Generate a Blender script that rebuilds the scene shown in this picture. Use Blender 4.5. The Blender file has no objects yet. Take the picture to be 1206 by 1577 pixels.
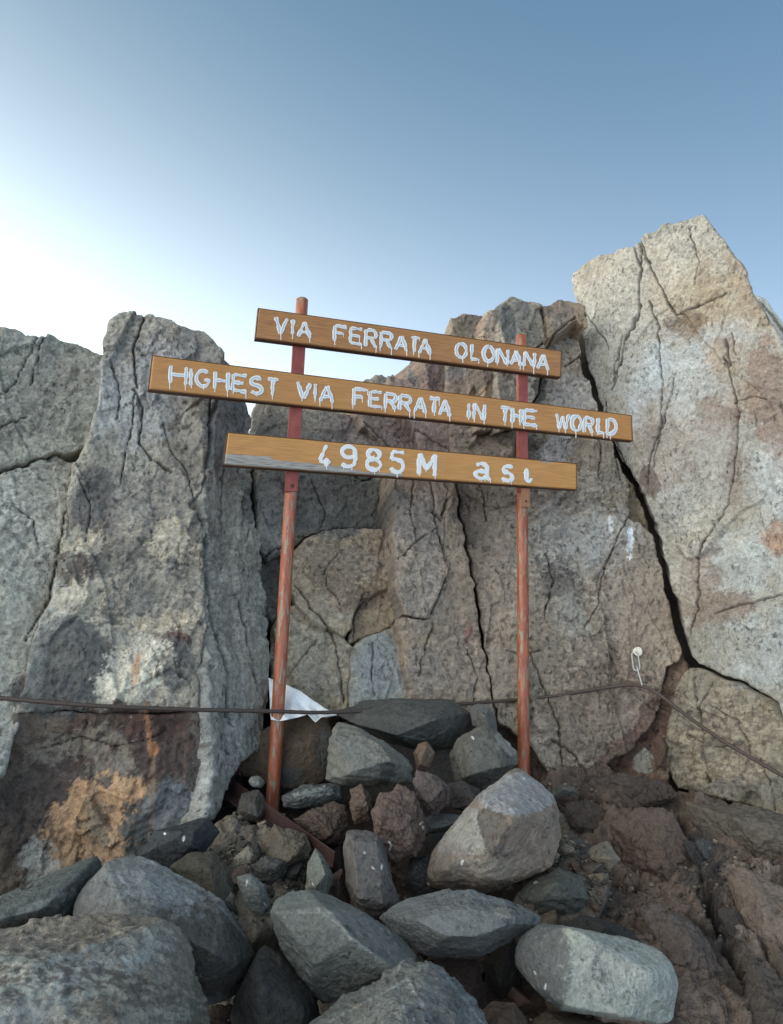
import bpy, bmesh, math, random
import numpy as np
from mathutils import Vector, Matrix
from mathutils.bvhtree import BVHTree

# ------------------------------------------------------------------ camera
scene = bpy.context.scene
col = scene.collection
F = 1139.0; CX, CY = 603.0, 788.5; PITCH = math.atan(197/1139.0); CAMZ = 1.5
FWD = np.array([0, math.cos(PITCH), math.sin(PITCH)]); UPV = np.array([0, -math.sin(PITCH), math.cos(PITCH)]); RGT = np.array([1., 0, 0])
CAM = np.array([0, 0, CAMZ])
cd = bpy.data.cameras.new('camera'); cam = bpy.data.objects.new('camera', cd); col.objects.link(cam)
cam.location = (0, 0, CAMZ); cam.rotation_euler = (math.pi/2 + PITCH, 0, 0)
cd.sensor_fit = 'VERTICAL'; cd.sensor_height = 24; cd.lens = 24*F/1577.0; cd.clip_start = .05; cd.clip_end = 2000
scene.camera = cam

# ------------------------------------------------------------------ light
SUN_EL = math.radians(30); SUN_AZ = math.radians(-132)        # azimuth from +Y, negative = to the left
world = bpy.data.worlds.new('World'); scene.world = world; world.use_nodes = True
nt = world.node_tree; nt.nodes.clear()
def N(nt, t, **k):
    n = nt.nodes.new(t)
    for a, v in k.items(): setattr(n, a, v)
    return n
def math_(nt, op, a, b=None, c=None, clamp=False):
    n = N(nt, 'ShaderNodeMath', operation=op, use_clamp=clamp)
    for i, v in enumerate((a, b, c)):
        if v is None: continue
        if isinstance(v, (int, float)): n.inputs[i].default_value = v
        else: nt.links.new(v, n.inputs[i])
    return n.outputs[0]
wo = N(nt, 'ShaderNodeOutputWorld'); bg = N(nt, 'ShaderNodeBackground'); bg.inputs[1].default_value = 0.11
sky = N(nt, 'ShaderNodeTexSky', sky_type='NISHITA'); sky.sun_disc = False
sky.sun_elevation = SUN_EL; sky.sun_rotation = SUN_AZ; sky.altitude = 4500; sky.air_density = 1.0; sky.dust_density = 0.5; sky.ozone_density = 1.0
# thin high haze: a pale veil that thickens towards the horizon and round the low sun
tc = N(nt, 'ShaderNodeTexCoord'); sep = N(nt, 'ShaderNodeSeparateXYZ'); nt.links.new(tc.outputs['Generated'], sep.inputs[0])
flat = N(nt, 'ShaderNodeVectorMath', operation='MULTIPLY'); nt.links.new(tc.outputs['Generated'], flat.inputs[0]); flat.inputs[1].default_value = (1, 1, 0)
fn = N(nt, 'ShaderNodeVectorMath', operation='NORMALIZE'); nt.links.new(flat.outputs[0], fn.inputs[0])
dot = N(nt, 'ShaderNodeVectorMath', operation='DOT_PRODUCT'); nt.links.new(fn.outputs[0], dot.inputs[0])
GAZ = math.radians(-72); dot.inputs[1].default_value = (math.sin(GAZ), math.cos(GAZ), 0)
elev = math_(nt, 'ABSOLUTE', sep.outputs['Z'])
# bright dawn band: strongest towards the sun's side, thinning upwards
glow = math_(nt, 'MULTIPLY', math_(nt, 'EXPONENT', math_(nt, 'MULTIPLY', math_(nt, 'SUBTRACT', dot.outputs['Value'], 1.0), 2.6)),
             math_(nt, 'EXPONENT', math_(nt, 'MULTIPLY', math_(nt, 'POWER', math_(nt, 'DIVIDE', elev, 0.42), 2.0), -1.0)))
hor = math_(nt, 'EXPONENT', math_(nt, 'MULTIPLY', elev, -4.2))
def scalecol(colr, fac):
    m = N(nt, 'ShaderNodeVectorMath', operation='SCALE'); m.inputs[0].default_value = colr; nt.links.new(fac, m.inputs['Scale']); return m.outputs[0]
def addv(a, b):
    m = N(nt, 'ShaderNodeVectorMath', operation='ADD'); nt.links.new(a, m.inputs[0]); nt.links.new(b, m.inputs[1]); return m.outputs[0]
sk = N(nt, 'ShaderNodeVectorMath', operation='MULTIPLY'); nt.links.new(sky.outputs[0], sk.inputs[0]); sk.inputs[1].default_value = (.08, .08, .08)
tot = addv(sk.outputs[0], addv(scalecol((36, 38, 34.5), glow), scalecol((10.5, 13.2, 17.5), hor)))
base_ = N(nt, 'ShaderNodeVectorMath', operation='ADD'); nt.links.new(tot, base_.inputs[0]); base_.inputs[1].default_value = (.32, 1.12, 2.0); tot = base_.outputs[0]
nt.links.new(tot, bg.inputs[0]); nt.links.new(bg.outputs[0], wo.inputs[0])
sl = bpy.data.lights.new('sun', 'SUN'); sl.energy = 1.5; sl.angle = math.radians(80); sl.color = (1, .95, .88)
so = bpy.data.objects.new('sun', sl); col.objects.link(so)
SAZ, SEL = SUN_AZ, SUN_EL
sd = Vector((math.sin(SAZ)*math.cos(SEL), math.cos(SAZ)*math.cos(SEL), math.sin(SEL)))
so.rotation_euler = sd.to_track_quat('Z', 'Y').to_euler(); so.location = sd*30
vs = scene.view_settings; vs.view_transform = 'Standard'; vs.look = 'None'; vs.gamma = 1; vs.exposure = 0.25; vs.use_curve_mapping = False

# ------------------------------------------------------------------ numpy helpers
def P(px, py, y):
    d = FWD + (px-CX)/F*RGT + (CY-py)/F*UPV
    return CAM + d*(y/d[1])
def proj(p):
    q = p - CAM; z = q@FWD
    return np.stack([CX + (q@RGT)/z*F, CY - (q@UPV)/z*F], -1)
_r = np.random.RandomState(7)
PERM = np.concatenate([_r.permutation(256)]*2).astype(np.int64)
GR = _r.normal(size=(256, 3)); GR /= np.linalg.norm(GR, axis=1)[:, None]
RV = _r.rand(256, 3)
def noise(p, s=1.0, o=0.0):
    p = p*s + np.array([o*17.3, o*9.1, -o*5.7]) + 100.0
    i = np.floor(p).astype(np.int64); f = p - i; i &= 255
    w = f*f*f*(f*(f*6-15)+10); r = np.zeros(len(p))
    for a in (0, 1):
        for b in (0, 1):
            for c in (0, 1):
                h = PERM[PERM[PERM[(i[:, 0]+a) & 255]+((i[:, 1]+b) & 255)]+((i[:, 2]+c) & 255)]
                g = (GR[h]*(f-np.array([a, b, c]))).sum(1)
                r += g*(w[:, 0] if a else 1-w[:, 0])*(w[:, 1] if b else 1-w[:, 1])*(w[:, 2] if c else 1-w[:, 2])
    return r*1.6
def fbm(p, s=1.0, octv=4, o=0.0, gain=.5):
    r = 0; a = 1.0
    for k in range(octv): r = r + a*noise(p, s*2.03**k, o+k*1.7); a *= gain
    return r
def facets(p, s, o=0.0, steep=1.0, step=.5):
    """chiselled relief: every cell of a 3-D cell pattern is a flat of its own tilt; returns relief and edge closeness"""
    q = p*s + o*13.7 + 50; q = q + .25*np.stack([noise(q, 1.1, 3), noise(q, 1.1, 4), noise(q, 1.1, 5)], -1)
    i = np.floor(q).astype(np.int64); best = np.full(len(q), 9.); sec = np.full(len(q), 9.); h = np.zeros(len(q))
    for a in (-1, 0, 1):
        for b in (-1, 0, 1):
            for c in (-1, 0, 1):
                j = (i+np.array([a, b, c])); k = PERM[PERM[PERM[j[:, 0] & 255]+(j[:, 1] & 255)]+(j[:, 2] & 255)]
                dv = q-(j+RV[k]); d = (dv*dv).sum(1)
                val = (dv*GR[k]).sum(1)*steep + (RV[k, 0]-.5)*step
                m = d < best; sec = np.where(m, best, np.minimum(sec, d)); h = np.where(m, val, h); best = np.where(m, d, best)
    return h, np.sqrt(sec)-np.sqrt(best)
def sst(a, b, x):
    t = np.clip((x-a)/(b-a), 0, 1); return t*t*(3-2*t)
def seg_dist(pts, poly, closed=True):
    n = len(poly); best = np.full(len(pts), 1e9); near = np.zeros_like(pts)
    for k in range(n if closed else n-1):
        a = poly[k]; b = poly[(k+1) % n]; ab = b-a
        t = np.clip(((pts-a)@ab)/max(ab@ab, 1e-12), 0, 1); q = a+t[:, None]*ab
        d = ((pts-q)**2).sum(1); m = d < best
        best = np.where(m, d, best); near[m] = q[m]
    return np.sqrt(best), near
def inside(pts, poly):
    r = np.zeros(len(pts), bool); n = len(poly)
    for k in range(n):
        a = poly[k]; b = poly[(k+1) % n]
        if a[1] == b[1]: continue
        c = (a[1] > pts[:, 1]) != (b[1] > pts[:, 1])
        r ^= c & (pts[:, 0] < (b[0]-a[0])*(pts[:, 1]-a[1])/(b[1]-a[1])+a[0])
    return r
def C(r, g, b, k=1.0):
    f = lambda v: (v/255/12.92 if v < 10.3 else ((v/255+.055)/1.055)**2.4)*k*1.22
    return np.array([f(r)*1.10, f(g)*1.02, f(b)*.93])
def mesh_np(name, V, Fc, mat=None, smooth=True, colr=None):
    me = bpy.data.meshes.new(name)
    Fc = [np.asarray(f, dtype=np.int32) for f in (Fc if isinstance(Fc, list) else [Fc]) if len(f)]
    me.vertices.add(len(V)); me.vertices.foreach_set('co', np.asarray(V, dtype=np.float32).ravel())
    tot = sum(f.size for f in Fc); np_ = sum(len(f) for f in Fc)
    me.loops.add(tot); me.polygons.add(np_)
    me.loops.foreach_set('vertex_index', np.concatenate([f.ravel() for f in Fc]))
    ls = []; s = 0
    for f in Fc: ls.append(s+np.arange(len(f))*f.shape[1]); s += f.size
    me.polygons.foreach_set('loop_start', np.concatenate(ls).astype(np.int32))
    me.polygons.foreach_set('use_smooth', np.full(np_, smooth))
    me.update(calc_edges=True); me.validate()
    if colr is not None:
        at = me.color_attributes.new('tint', 'FLOAT_COLOR', 'POINT')
        c4 = np.ones((len(V), 4), np.float32); c4[:, :3] = colr
        at.data.foreach_set('color', c4.ravel())
    if mat: me.materials.append(mat)
    return me
def put(name, me, parent=None, loc=(0, 0, 0), **kw):
    o = bpy.data.objects.new(name, me); col.objects.link(o); o.location = loc
    if parent: o.parent = parent
    for k, v in kw.items():
        if v: o[k] = v
    return o
def thing(name, label, cat, loc, group=None):
    return put(name, None, None, loc, label=label, category=cat, group=group)

# ------------------------------------------------------------------ materials
def rock_mat(name, bump=1.0, rough=.9, speck=1.0, fine=1.0, coat=0):
    m = bpy.data.materials.new(name); m.use_nodes = True; t = m.node_tree; b = t.nodes['Principled BSDF']
    at = N(t, 'ShaderNodeAttribute', attribute_name='tint'); g = N(t, 'ShaderNodeNewGeometry')
    def nz(scale, detail, rg=.55, st=None):
        n = N(t, 'ShaderNodeTexNoise'); n.inputs['Scale'].default_value = scale; n.inputs['Detail'].default_value = detail; n.inputs['Roughness'].default_value = rg
        if st:
            mp = N(t, 'ShaderNodeMapping'); mp.inputs['Scale'].default_value = st; t.links.new(g.outputs['Position'], mp.inputs[0]); t.links.new(mp.outputs[0], n.inputs['Vector'])
        else: t.links.new(g.outputs['Position'], n.inputs['Vector'])
        return n.outputs['Fac']
    def mr(v, a, b_, c, d):
        n = N(t, 'ShaderNodeMapRange'); n.inputs[1].default_value = a; n.inputs[2].default_value = b_; n.inputs[3].default_value = c; n.inputs[4].default_value = d
        t.links.new(v, n.inputs[0]); return n.outputs[0]
    f1 = nz(95*fine, 5, .7); f2 = nz(30, 4, .6); f3 = nz(210*fine, 2, .6)
    grain = mr(f1, .3, .7, .72, 1.28); mid = mr(f2, .3, .7, .86, 1.14)
    dark = mr(f3, .60, .69, 1.0, 1.0-.55*speck); lite = mr(nz(260*fine, 1, .5), .70, .76, 0, .22*speck)
    pitn = nz(1, 3, .6, (62, 62, 40)); pmask = mr(nz(7, 3), .42, .6, 0, 1)
    pitv = mr(pitn, .58, .65, 0, .55*speck); k = math_(t, 'MULTIPLY', math_(t, 'MULTIPLY', grain, mid), dark)
    k = math_(t, 'MULTIPLY', k, math_(t, 'SUBTRACT', 1.0, math_(t, 'MULTIPLY', pitv, pmask)))
    mul = N(t, 'ShaderNodeVectorMath', operation='SCALE'); t.links.new(at.outputs['Color'], mul.inputs[0]); t.links.new(k, mul.inputs['Scale'])
    mx = N(t, 'ShaderNodeMix', data_type='RGBA'); t.links.new(lite, mx.inputs[0]); t.links.new(mul.outputs[0], mx.inputs[6]); mx.inputs[7].default_value = (.6, .6, .56, 1)
    t.links.new(mx.outputs[2], b.inputs['Base Color'])
    b.inputs['Roughness'].default_value = rough; b.inputs['Specular IOR Level'].default_value = .3
    hh = math_(t, 'ADD', math_(t, 'MULTIPLY', f1, .6), math_(t, 'ADD', math_(t, 'MULTIPLY', f2, 1.5), math_(t, 'ADD', math_(t, 'MULTIPLY', f3, -.25), math_(t, 'MULTIPLY', math_(t, 'MULTIPLY', pitv, pmask), -.9))))
    bp = N(t, 'ShaderNodeBump'); bp.inputs['Strength'].default_value = .9*bump; bp.inputs['Distance'].default_value = .009
    t.links.new(hh, bp.inputs['Height']); t.links.new(bp.outputs[0], b.inputs['Normal'])
    return m
M_CLIFF = rock_mat('weathered_andesite', 1.0, .92, 1.0)
M_BOULD = rock_mat('boulder_stone', .8, .82, .8, 1.2)
M_EARTH = rock_mat('brown_earth', 1.3, .95, .8, .8)

# ------------------------------------------------------------------ marks on the rock (photo pixels; colour, strength, raggedness)
G = C
CRACKS = [ # (width px, depth m, points)
 (2.2,.03,[(212,600),(207,570),(205,540),(216,515),(222,488)]), (1.6,.02,[(186,735),(195,680),(205,640),(207,600)]),
 (2.0,.022,[(205,600),(220,625),(214,672),(235,700),(265,722)]), (1.5,.015,[(60,520),(40,555),(22,590),(5,600)]), (1.5,.015,[(65,525),(55,560),(48,590)]),
 (2.6,.03,[(325,600),(324,680),(312,760),(320,830),(325,900),(330,945),(340,1010),(345,1085),(352,1115)]),
 (1.8,.02,[(365,915),(372,960),(380,1020),(395,1075)]), (2,.02,[(100,790),(75,925),(40,985)]),
 (2.5,.03,[(985,372),(992,395),(988,430),(986,490),(965,525),(945,600)]), (2.0,.02,[(978,378),(990,420)]),
 (2.0,.022,[(988,372),(1005,415),(1040,485)]), (1.8,.018,[(1003,465),(1013,500),(1013,560),(1020,590),(1018,660),(1000,710),(995,745)]),
 (1.6,.014,[(1037,580),(1030,620),(1015,680),(1005,720)]), (2.0,.02,[(960,520),(950,560),(943,600)]), (1.0,.008,[(900,480),(935,525),(940,540)]),
 (1.9,.02,[(1115,520),(1120,560),(1112,550),(1128,600),(1138,635),(1133,690),(1125,740),(1118,780),(1100,820),(1072,865),(1070,940),(1062,975)]),
 (1.3,.012,[(1040,485),(1080,470),(1120,450)]), (1.2,.01,[(1125,510),(1130,545)]), (1.6,.014,[(1100,945),(1140,930),(1200,915)]),
 (1.3,.01,[(975,780),(950,830),(930,880),(922,930),(900,965)]), (1.3,.012,[(935,620),(945,700),(955,740)]),
 (1.6,.016,[(1070,1045),(1078,1095),(1085,1150),(1095,1205)]), (1.2,.01,[(1095,1050),(1080,1095)]), (1.6,.014,[(1180,1170),(1195,1215),(1200,1250)]),
 (2.2,.03,[(690,770),(680,800),(668,785)]), (1.6,.016,[(672,810),(680,850),(692,880)]), (1.5,.015,[(672,815),(640,835),(612,865)]),
 (1.8,.02,[(690,880),(678,915),(665,945)]), (1.4,.014,[(560,915),(545,950),(545,1000)]), (1.6,.016,[(455,900),(480,935),(510,970),(520,1010),(530,1080)]),
 (1.3,.012,[(575,990),(572,1040),(578,1070)]), (1.3,.012,[(670,960),(655,1000),(645,1040)]), (1.2,.01,[(440,1045),(470,1010),(490,985)]),
 (1.5,.015,[(400,860),(420,850),(440,840)]), (1.4,.012,[(815,1010),(835,1060),(860,1120),(868,1190)]), (1.4,.014,[(850,1140),(880,1160),(900,1185)]),
 (1.8,.02,[(835,478),(840,510),(842,520)]), (1.8,.02,[(886,486),(860,510),(835,530),(815,545)]), (1.6,.02,[(870,560),(895,545),(905,575)]),
 (1.3,.012,[(930,640),(950,675),(975,760)]), (1.6,.016,[(560,650),(590,680),(605,700)]), (1.5,.015,[(640,660),(690,690)]),
 (1.5,.02,[(40,640),(0,660),(-40,670)]),
 (1.2,.012,[(520,850),(500,880),(505,905),(525,930)]), (1.2,.012,[(620,700),(640,740),(632,790),(640,835)]), (1.2,.012,[(660,715),(668,760),(672,810)]), (1.2,.012,[(720,700),(745,760),(750,800)]), (1.1,.01,[(780,1000),(800,1010),(830,1005)]),
 (1.2,.014,[(430,700),(470,720),(520,715),(560,740),(590,730)]), (1.1,.012,[(480,740),(500,790),(495,812)]), (1.1,.01,[(250,650),(265,690),(290,720),(300,770)]), (1.2,.012,[(120,730),(140,780),(130,830)]), (1.1,.01,[(170,560),(185,600),(180,640)]),
 (1.2,.012,[(380,650),(372,700),(384,760),(378,830)]), (1.1,.01,[(350,700),(345,760),(352,820)]), (1.3,.014,[(1100,1090),(1140,1110),(1160,1150),(1150,1200)]), (1.2,.012,[(1060,1130),(1090,1150),(1130,1150)]), (1.1,.01,[(900,650),(925,690),(920,740)]),
 (1.1,.01,[(1060,350),(1075,400),(1070,440)]), (1.1,.01,[(1130,620),(1160,610),(1180,615)]), (1.2,.012,[(840,850),(850,900),(838,950)]), (1.2,.012,[(720,1000),(735,1040),(728,1090)]), (1.2,.012,[(20,780),(50,800),(60,850)]), (1.2,.012,[(60,1160),(120,1140),(180,1150),(250,1130)]),
 (9,.06,[(1032,1236),(1060,1300),(1082,1370),(1120,1450),(1150,1520),(1168,1600)]), (5,.03,[(1130,1420),(1165,1445),(1206,1500)]), (5,.03,[(1000,1285),(988,1325),(978,1352)]), (5,.03,[(895,1228),(960,1246),(1030,1238)]), (4,.025,[(940,1440),(1010,1395),(1060,1400),(1100,1440)]), (4,.02,[(1085,1250),(1130,1290),(1206,1300)]),
]
PAT = [ # cx, cy, rx, ry, angle deg, colour, strength, raggedness, cell size of ragged noise
 # left buttress
 (215,610,75,60,-20,G(150,156,160),.55,.5,14), (230,560,50,50,0,G(128,118,106),.3,.6,14), (300,560,35,60,10,G(112,112,110),.6,.4,18),
 (285,720,35,120,5,G(104,98,90),.6,.8,10),
 (205,860,110,60,-5,G(92,88,80),.8,.9,9), (150,740,28,28,0,G(92,88,82),.95,.12,30), (145,785,45,42,20,G(98,92,86),.9,.25,22), (215,780,60,50,0,G(120,114,104),.6,.5,14),
 (122,835,36,20,-12,G(172,160,134),.95,.6,9), (262,830,32,34,-10,G(176,162,132),.95,.45,10), (115,880,40,22,5,G(84,72,64),.85,.5,12),
 (230,905,75,30,-5,G(140,132,116),.9,1.0,7), (110,925,60,24,-15,G(170,160,135),.75,1.0,7), (250,955,40,18,-10,G(178,160,128),.85,.7,8),
 (270,985,28,12,-5,G(92,58,48),.9,.3,16), (110,1010,62,58,-10,G(82,82,78),1.,.15,30), (85,1070,62,40,0,G(80,79,76),.95,.2,30),
 (270,1020,30,42,-10,G(98,94,88),.9,.25,22), (205,1035,62,36,-38,G(184,176,152),1.0,.5,7),
 (180,1150,120,60,-5,G(74,58,50),.95,.4,16), (80,1250,90,80,0,G(72,62,56),.9,.3,22), (235,1110,60,24,0,G(78,54,44),.9,.4,14),
 (120,1150,60,24,-12,G(125,116,100),.75,.9,8), (170,1185,36,20,-20,G(125,118,104),.7,.9,8), (260,1150,40,40,10,G(82,64,54),.8,.6,10),
 (262,1240,40,42,10,G(112,116,118),.95,.4,14), (215,1280,25,45,0,G(82,90,92),.8,.4,14),
 (140,1250,60,45,-38,G(178,136,84),1.,.5,9), (205,1215,20,22,-30,G(178,136,84),.95,.35,9), (100,1300,38,42,-20,G(172,134,88),.9,.6,9), (165,1300,36,34,0,G(168,134,94),.9,.7,9), (60,1330,26,34,0,G(150,152,142),.85,.7,8),
 (150,1265,18,34,-8,G(108,100,82),.8,.8,6), (228,1120,4,40,-4,G(160,106,48),.9,.3,10), (236,1150,8,9,0,G(168,112,48),.9,.3,10), (211,1030,3.5,24,6,G(170,120,66),.9,.3,10), (204,1040,2,30,0,G(165,120,70),.7,.3,10), (232,1240,4,70,3,G(150,120,80),.5,.5,10),
 (318,1215,11,42,-2,G(158,158,148),.95,.4,8), (350,650,35,70,0,G(104,108,112),.7,.3,20), (362,830,26,90,-2,G(138,136,124),.6,.6,12), (380,1030,22,80,-3,G(144,142,130),.6,.6,10), (330,1080,22,70,0,G(122,121,115),.6,.6,12),
 (60,950,20,120,10,G(130,131,122),.5,.6,12), (80,620,50,60,0,G(112,112,104),.5,.8,14), (120,570,40,30,0,G(124,116,104),.4,.7,12), (40,860,45,110,5,G(156,155,143),.5,.8,8),
 # middle
 (500,770,110,60,0,G(88,90,88),.9,.25,22), (415,790,16,60,0,G(112,112,108),.6,.5,12), (420,900,22,60,0,G(76,74,70),.8,.3,14),
 (520,880,45,40,-10,G(112,98,80),.75,.7,10), (495,850,36,26,0,G(138,128,110),.55,.9,7), (560,860,36,30,0,G(130,120,104),.6,.8,8), (565,925,26,16,-20,G(98,82,66),.7,.4,12),
 (480,1000,50,70,0,G(140,134,116),.7,.7,8), (585,1030,36,50,0,G(124,130,130),.9,.3,18), (480,1060,30,30,0,G(108,102,92),.5,.7,9),
 (645,800,40,50,0,G(120,112,106),.7,.4,16), (650,910,36,50,0,G(136,128,116),.6,.7,8), (700,1000,40,70,0,G(126,114,100),.6,.7,8), (705,760,16,50,0,G(104,100,98),.6,.3,12),
 (650,1040,24,44,0,G(104,100,96),.6,.5,12), (722,970,6,16,-8,G(140,72,56),.6,.6,6),
 (560,665,70,30,0,G(112,102,100),.6,.4,16), (660,670,50,26,0,G(106,92,94),.6,.4,16), (760,670,40,24,0,G(112,104,92),.6,.5,14), (470,690,60,20,0,G(100,102,98),.6,.4,14),
 (670,580,16,28,0,G(112,92,86),.8,.2,14), (635,575,14,20,-30,G(92,94,92),.8,.2,14), (700,575,20,14,-30,G(96,98,98),.85,.2,14), (745,575,16,22,0,G(78,72,68),.8,.2,14), (705,600,26,24,0,G(136,112,102),.5,.3,14),
 (722,503,20,18,0,G(104,98,86),.8,.3,14), (760,505,12,26,0,G(150,136,116),.8,.2,16), (780,500,12,30,-10,G(82,84,84),.9,.2,16), (800,478,14,14,0,G(92,92,88),.7,.2,16), (860,480,24,16,0,G(118,104,90),.8,.4,12), (870,520,20,30,0,G(122,116,104),.6,.4,14),
 (830,600,12,20,0,G(58,54,50),.9,.5,8), (822,690,22,22,0,G(66,64,62),.9,.5,7), (860,690,30,20,-10,G(136,138,142),.8,.4,12), (880,610,40,34,0,G(142,142,140),.6,.4,14),
 # right wall left of the great crack
 (760,800,55,100,-10,G(100,92,86),.6,.6,12), (850,775,40,40,0,G(92,88,86),.6,.8,8), (870,840,60,45,10,G(146,148,144),.5,.7,12), (855,895,26,28,20,G(80,76,74),.8,1.,6), (930,830,50,40,0,G(146,148,146),.5,.6,12),
 (790,900,40,60,0,G(138,128,112),.55,.8,8), (880,945,24,34,0,G(146,146,138),.5,.8,9), (960,940,60,50,0,G(122,108,92),.5,.8,9), (820,1010,60,50,0,G(120,110,94),.6,.8,8), (950,1040,70,50,0,G(104,88,76),.6,.7,9), (900,1110,90,60,0,G(98,86,74),.75,.5,12),
 (968,838,5,24,2,G(214,218,220),.9,.6,5), (938,812,3,14,-10,G(200,204,206),.6,.9,5), (926,825,1.5,8,0,G(200,204,206),.6,.5,5), (970,775,14,20,-20,G(118,108,84),.7,.4,10), (1010,1100,24,50,25,G(92,66,54),.95,.3,14), (960,1160,50,24,-30,G(86,66,54),.9,.4,12), (992,1175,14,18,10,G(140,140,128),.9,.4,8),
 # right slab
 (1010,440,90,60,-10,G(148,145,132),.5,.6,12), (1100,430,50,80,20,G(143,132,112),.6,.7,12), (1090,470,90,40,15,G(146,128,98),.6,.6,14), (1060,500,34,20,5,G(112,92,68),.9,.4,12), (1090,440,16,44,-10,G(128,106,78),.5,.8,9),
 (1150,440,20,60,-28,G(120,98,70),.6,.6,12), (1110,530,56,36,-10,G(150,157,158),.6,.35,20), (1020,570,60,50,-20,G(150,156,156),.45,.4,20), (1000,590,20,70,20,G(160,172,180),.5,.5,14), (1060,590,50,50,0,G(152,158,160),.5,.6,14),
 (1190,620,34,100,-12,G(124,100,84),.85,.35,14), (1115,545,30,30,0,G(140,116,86),.7,.6,12), (1100,640,36,26,0,G(120,94,74),.8,.5,12), (1150,610,24,22,0,G(140,118,96),.6,.6,12), (1070,680,60,80,0,G(152,152,146),.5,.6,14),
 (1190,750,40,60,0,G(152,158,160),.7,.6,14), (1190,830,22,24,0,G(148,108,78),.8,.5,12), (1060,780,60,40,10,G(150,152,148),.55,.6,14), (1040,700,34,50,20,G(134,116,98),.45,.7,10), (1120,800,50,50,0,G(150,144,122),.6,.6,12), (1140,870,60,44,0,G(150,158,158),.7,.6,14),
 (1110,935,50,24,-15,G(112,92,74),.8,.6,10), (1080,900,24,60,10,G(126,108,90),.6,.6,10), (1170,1000,60,50,0,G(146,154,154),.7,.6,14), (1100,990,60,36,0,G(134,130,112),.6,.6,12), (1090,1080,60,50,0,G(124,116,100),.6,.7,9), (1150,1150,80,60,10,G(122,114,96),.6,.8,8), (1160,1220,80,20,0,G(98,98,92),.7,.6,9),
 (1000,740,16,26,-20,G(90,74,60),.8,.4,10), (1130,720,10,50,0,G(110,82,66),.5,.6,9), (1005,650,20,50,10,G(140,122,104),.4,.7,10),
]
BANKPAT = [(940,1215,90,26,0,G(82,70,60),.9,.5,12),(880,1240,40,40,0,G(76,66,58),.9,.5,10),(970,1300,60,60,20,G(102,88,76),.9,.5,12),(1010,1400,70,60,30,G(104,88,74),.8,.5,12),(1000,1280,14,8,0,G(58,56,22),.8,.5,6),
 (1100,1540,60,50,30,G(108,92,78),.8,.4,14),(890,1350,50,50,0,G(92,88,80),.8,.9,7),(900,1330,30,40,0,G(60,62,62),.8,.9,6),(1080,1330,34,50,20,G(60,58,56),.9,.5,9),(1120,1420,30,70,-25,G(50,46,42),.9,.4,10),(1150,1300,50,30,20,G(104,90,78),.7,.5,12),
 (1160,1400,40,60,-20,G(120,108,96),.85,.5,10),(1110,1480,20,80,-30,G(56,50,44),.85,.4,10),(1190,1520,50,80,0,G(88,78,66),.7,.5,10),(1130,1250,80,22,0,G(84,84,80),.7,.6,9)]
def paint(px, base, W, o, pats, pre=None):
    """albedo of each vertex: base colour, soft mineral variation and the stains of the list"""
    n = len(px); c = np.tile(base, (n, 1))
    v = fbm(W, 3.0, 3, o+1); c *= (1+.16*v)[:, None]; hue = fbm(W, 1.7, 2, o+9)
    c *= 1+np.outer(hue, [.07, 0., -.07])
    if pre: pre(c)
    p3 = np.column_stack([px, np.full(n, 3.3*o)])
    for k, (cx, cy, rx, ry, an, colr, st, rag, cell) in enumerate(pats):
        m = (abs(px[:, 0]-cx) < 2*max(rx, ry)+20) & (abs(px[:, 1]-cy) < 2*max(rx, ry)+20)
        if not m.any(): continue
        a = math.radians(an); d = px[m]-np.array([cx, cy]); u = (d[:, 0]*math.cos(a)+d[:, 1]*math.sin(a))/rx; w = (-d[:, 0]*math.sin(a)+d[:, 1]*math.cos(a))/ry
        q = p3[m]+k*7.7; e = 1-np.hypot(u, w) + rag*.9*fbm(q, 1/(cell*2.2), 5, k*.37, .68) + (.35*rag if rag >= .5 else .1)*noise(q*np.array([1, 1.5, 1]), 1/4.6, k*.9)
        soft = .06+.25*(1-st)+(.25 if st < .75 else 0); f = sst(-soft, soft, e)*st
        lum = colr.mean(); colr = colr*.72+lum*.28*np.array([1.02, 1., .97]); c[m] += (colr*(1+.1*v[m]+.22*noise(q, 1/9., 2.5))[:, None]-c[m])*(f*.88)[:, None]
    return c
FLAKE = [ # flaking weathered crust: cx, cy, rx, ry, light, dark, amount
 (200,890,125,120,G(158,152,136),G(84,78,72),.75), (205,1032,75,42,G(186,178,158),G(96,88,80),.7), (165,1160,130,48,G(132,124,108),G(74,60,52),.6), (50,900,70,220,G(154,154,143),G(112,110,102),.45),
 (60,620,90,110,G(138,136,126),G(100,98,92),.5), (240,560,80,80,G(136,132,124),G(96,92,86),.45), (370,900,40,260,G(144,143,133),G(104,103,97),.4), (480,1020,70,90,G(152,144,126),G(96,88,78),.6), (520,870,80,60,G(146,134,114),G(92,80,66),.6),
 (645,880,50,110,G(140,132,120),G(94,86,78),.5), (700,1020,60,80,G(136,124,110),G(88,78,68),.5), (880,850,110,150,G(148,144,136),G(88,80,72),.34), (860,1030,140,90,G(128,116,102),G(88,78,68),.34), (1120,1140,120,90,G(140,132,114),G(90,82,70),.6),
 (1080,650,140,280,G(160,158,148),G(120,112,100),.16), (780,600,160,140,G(134,128,118),G(92,88,82),.4), (560,1700,1,1,G(0,0,0),G(0,0,0),0)]
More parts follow.
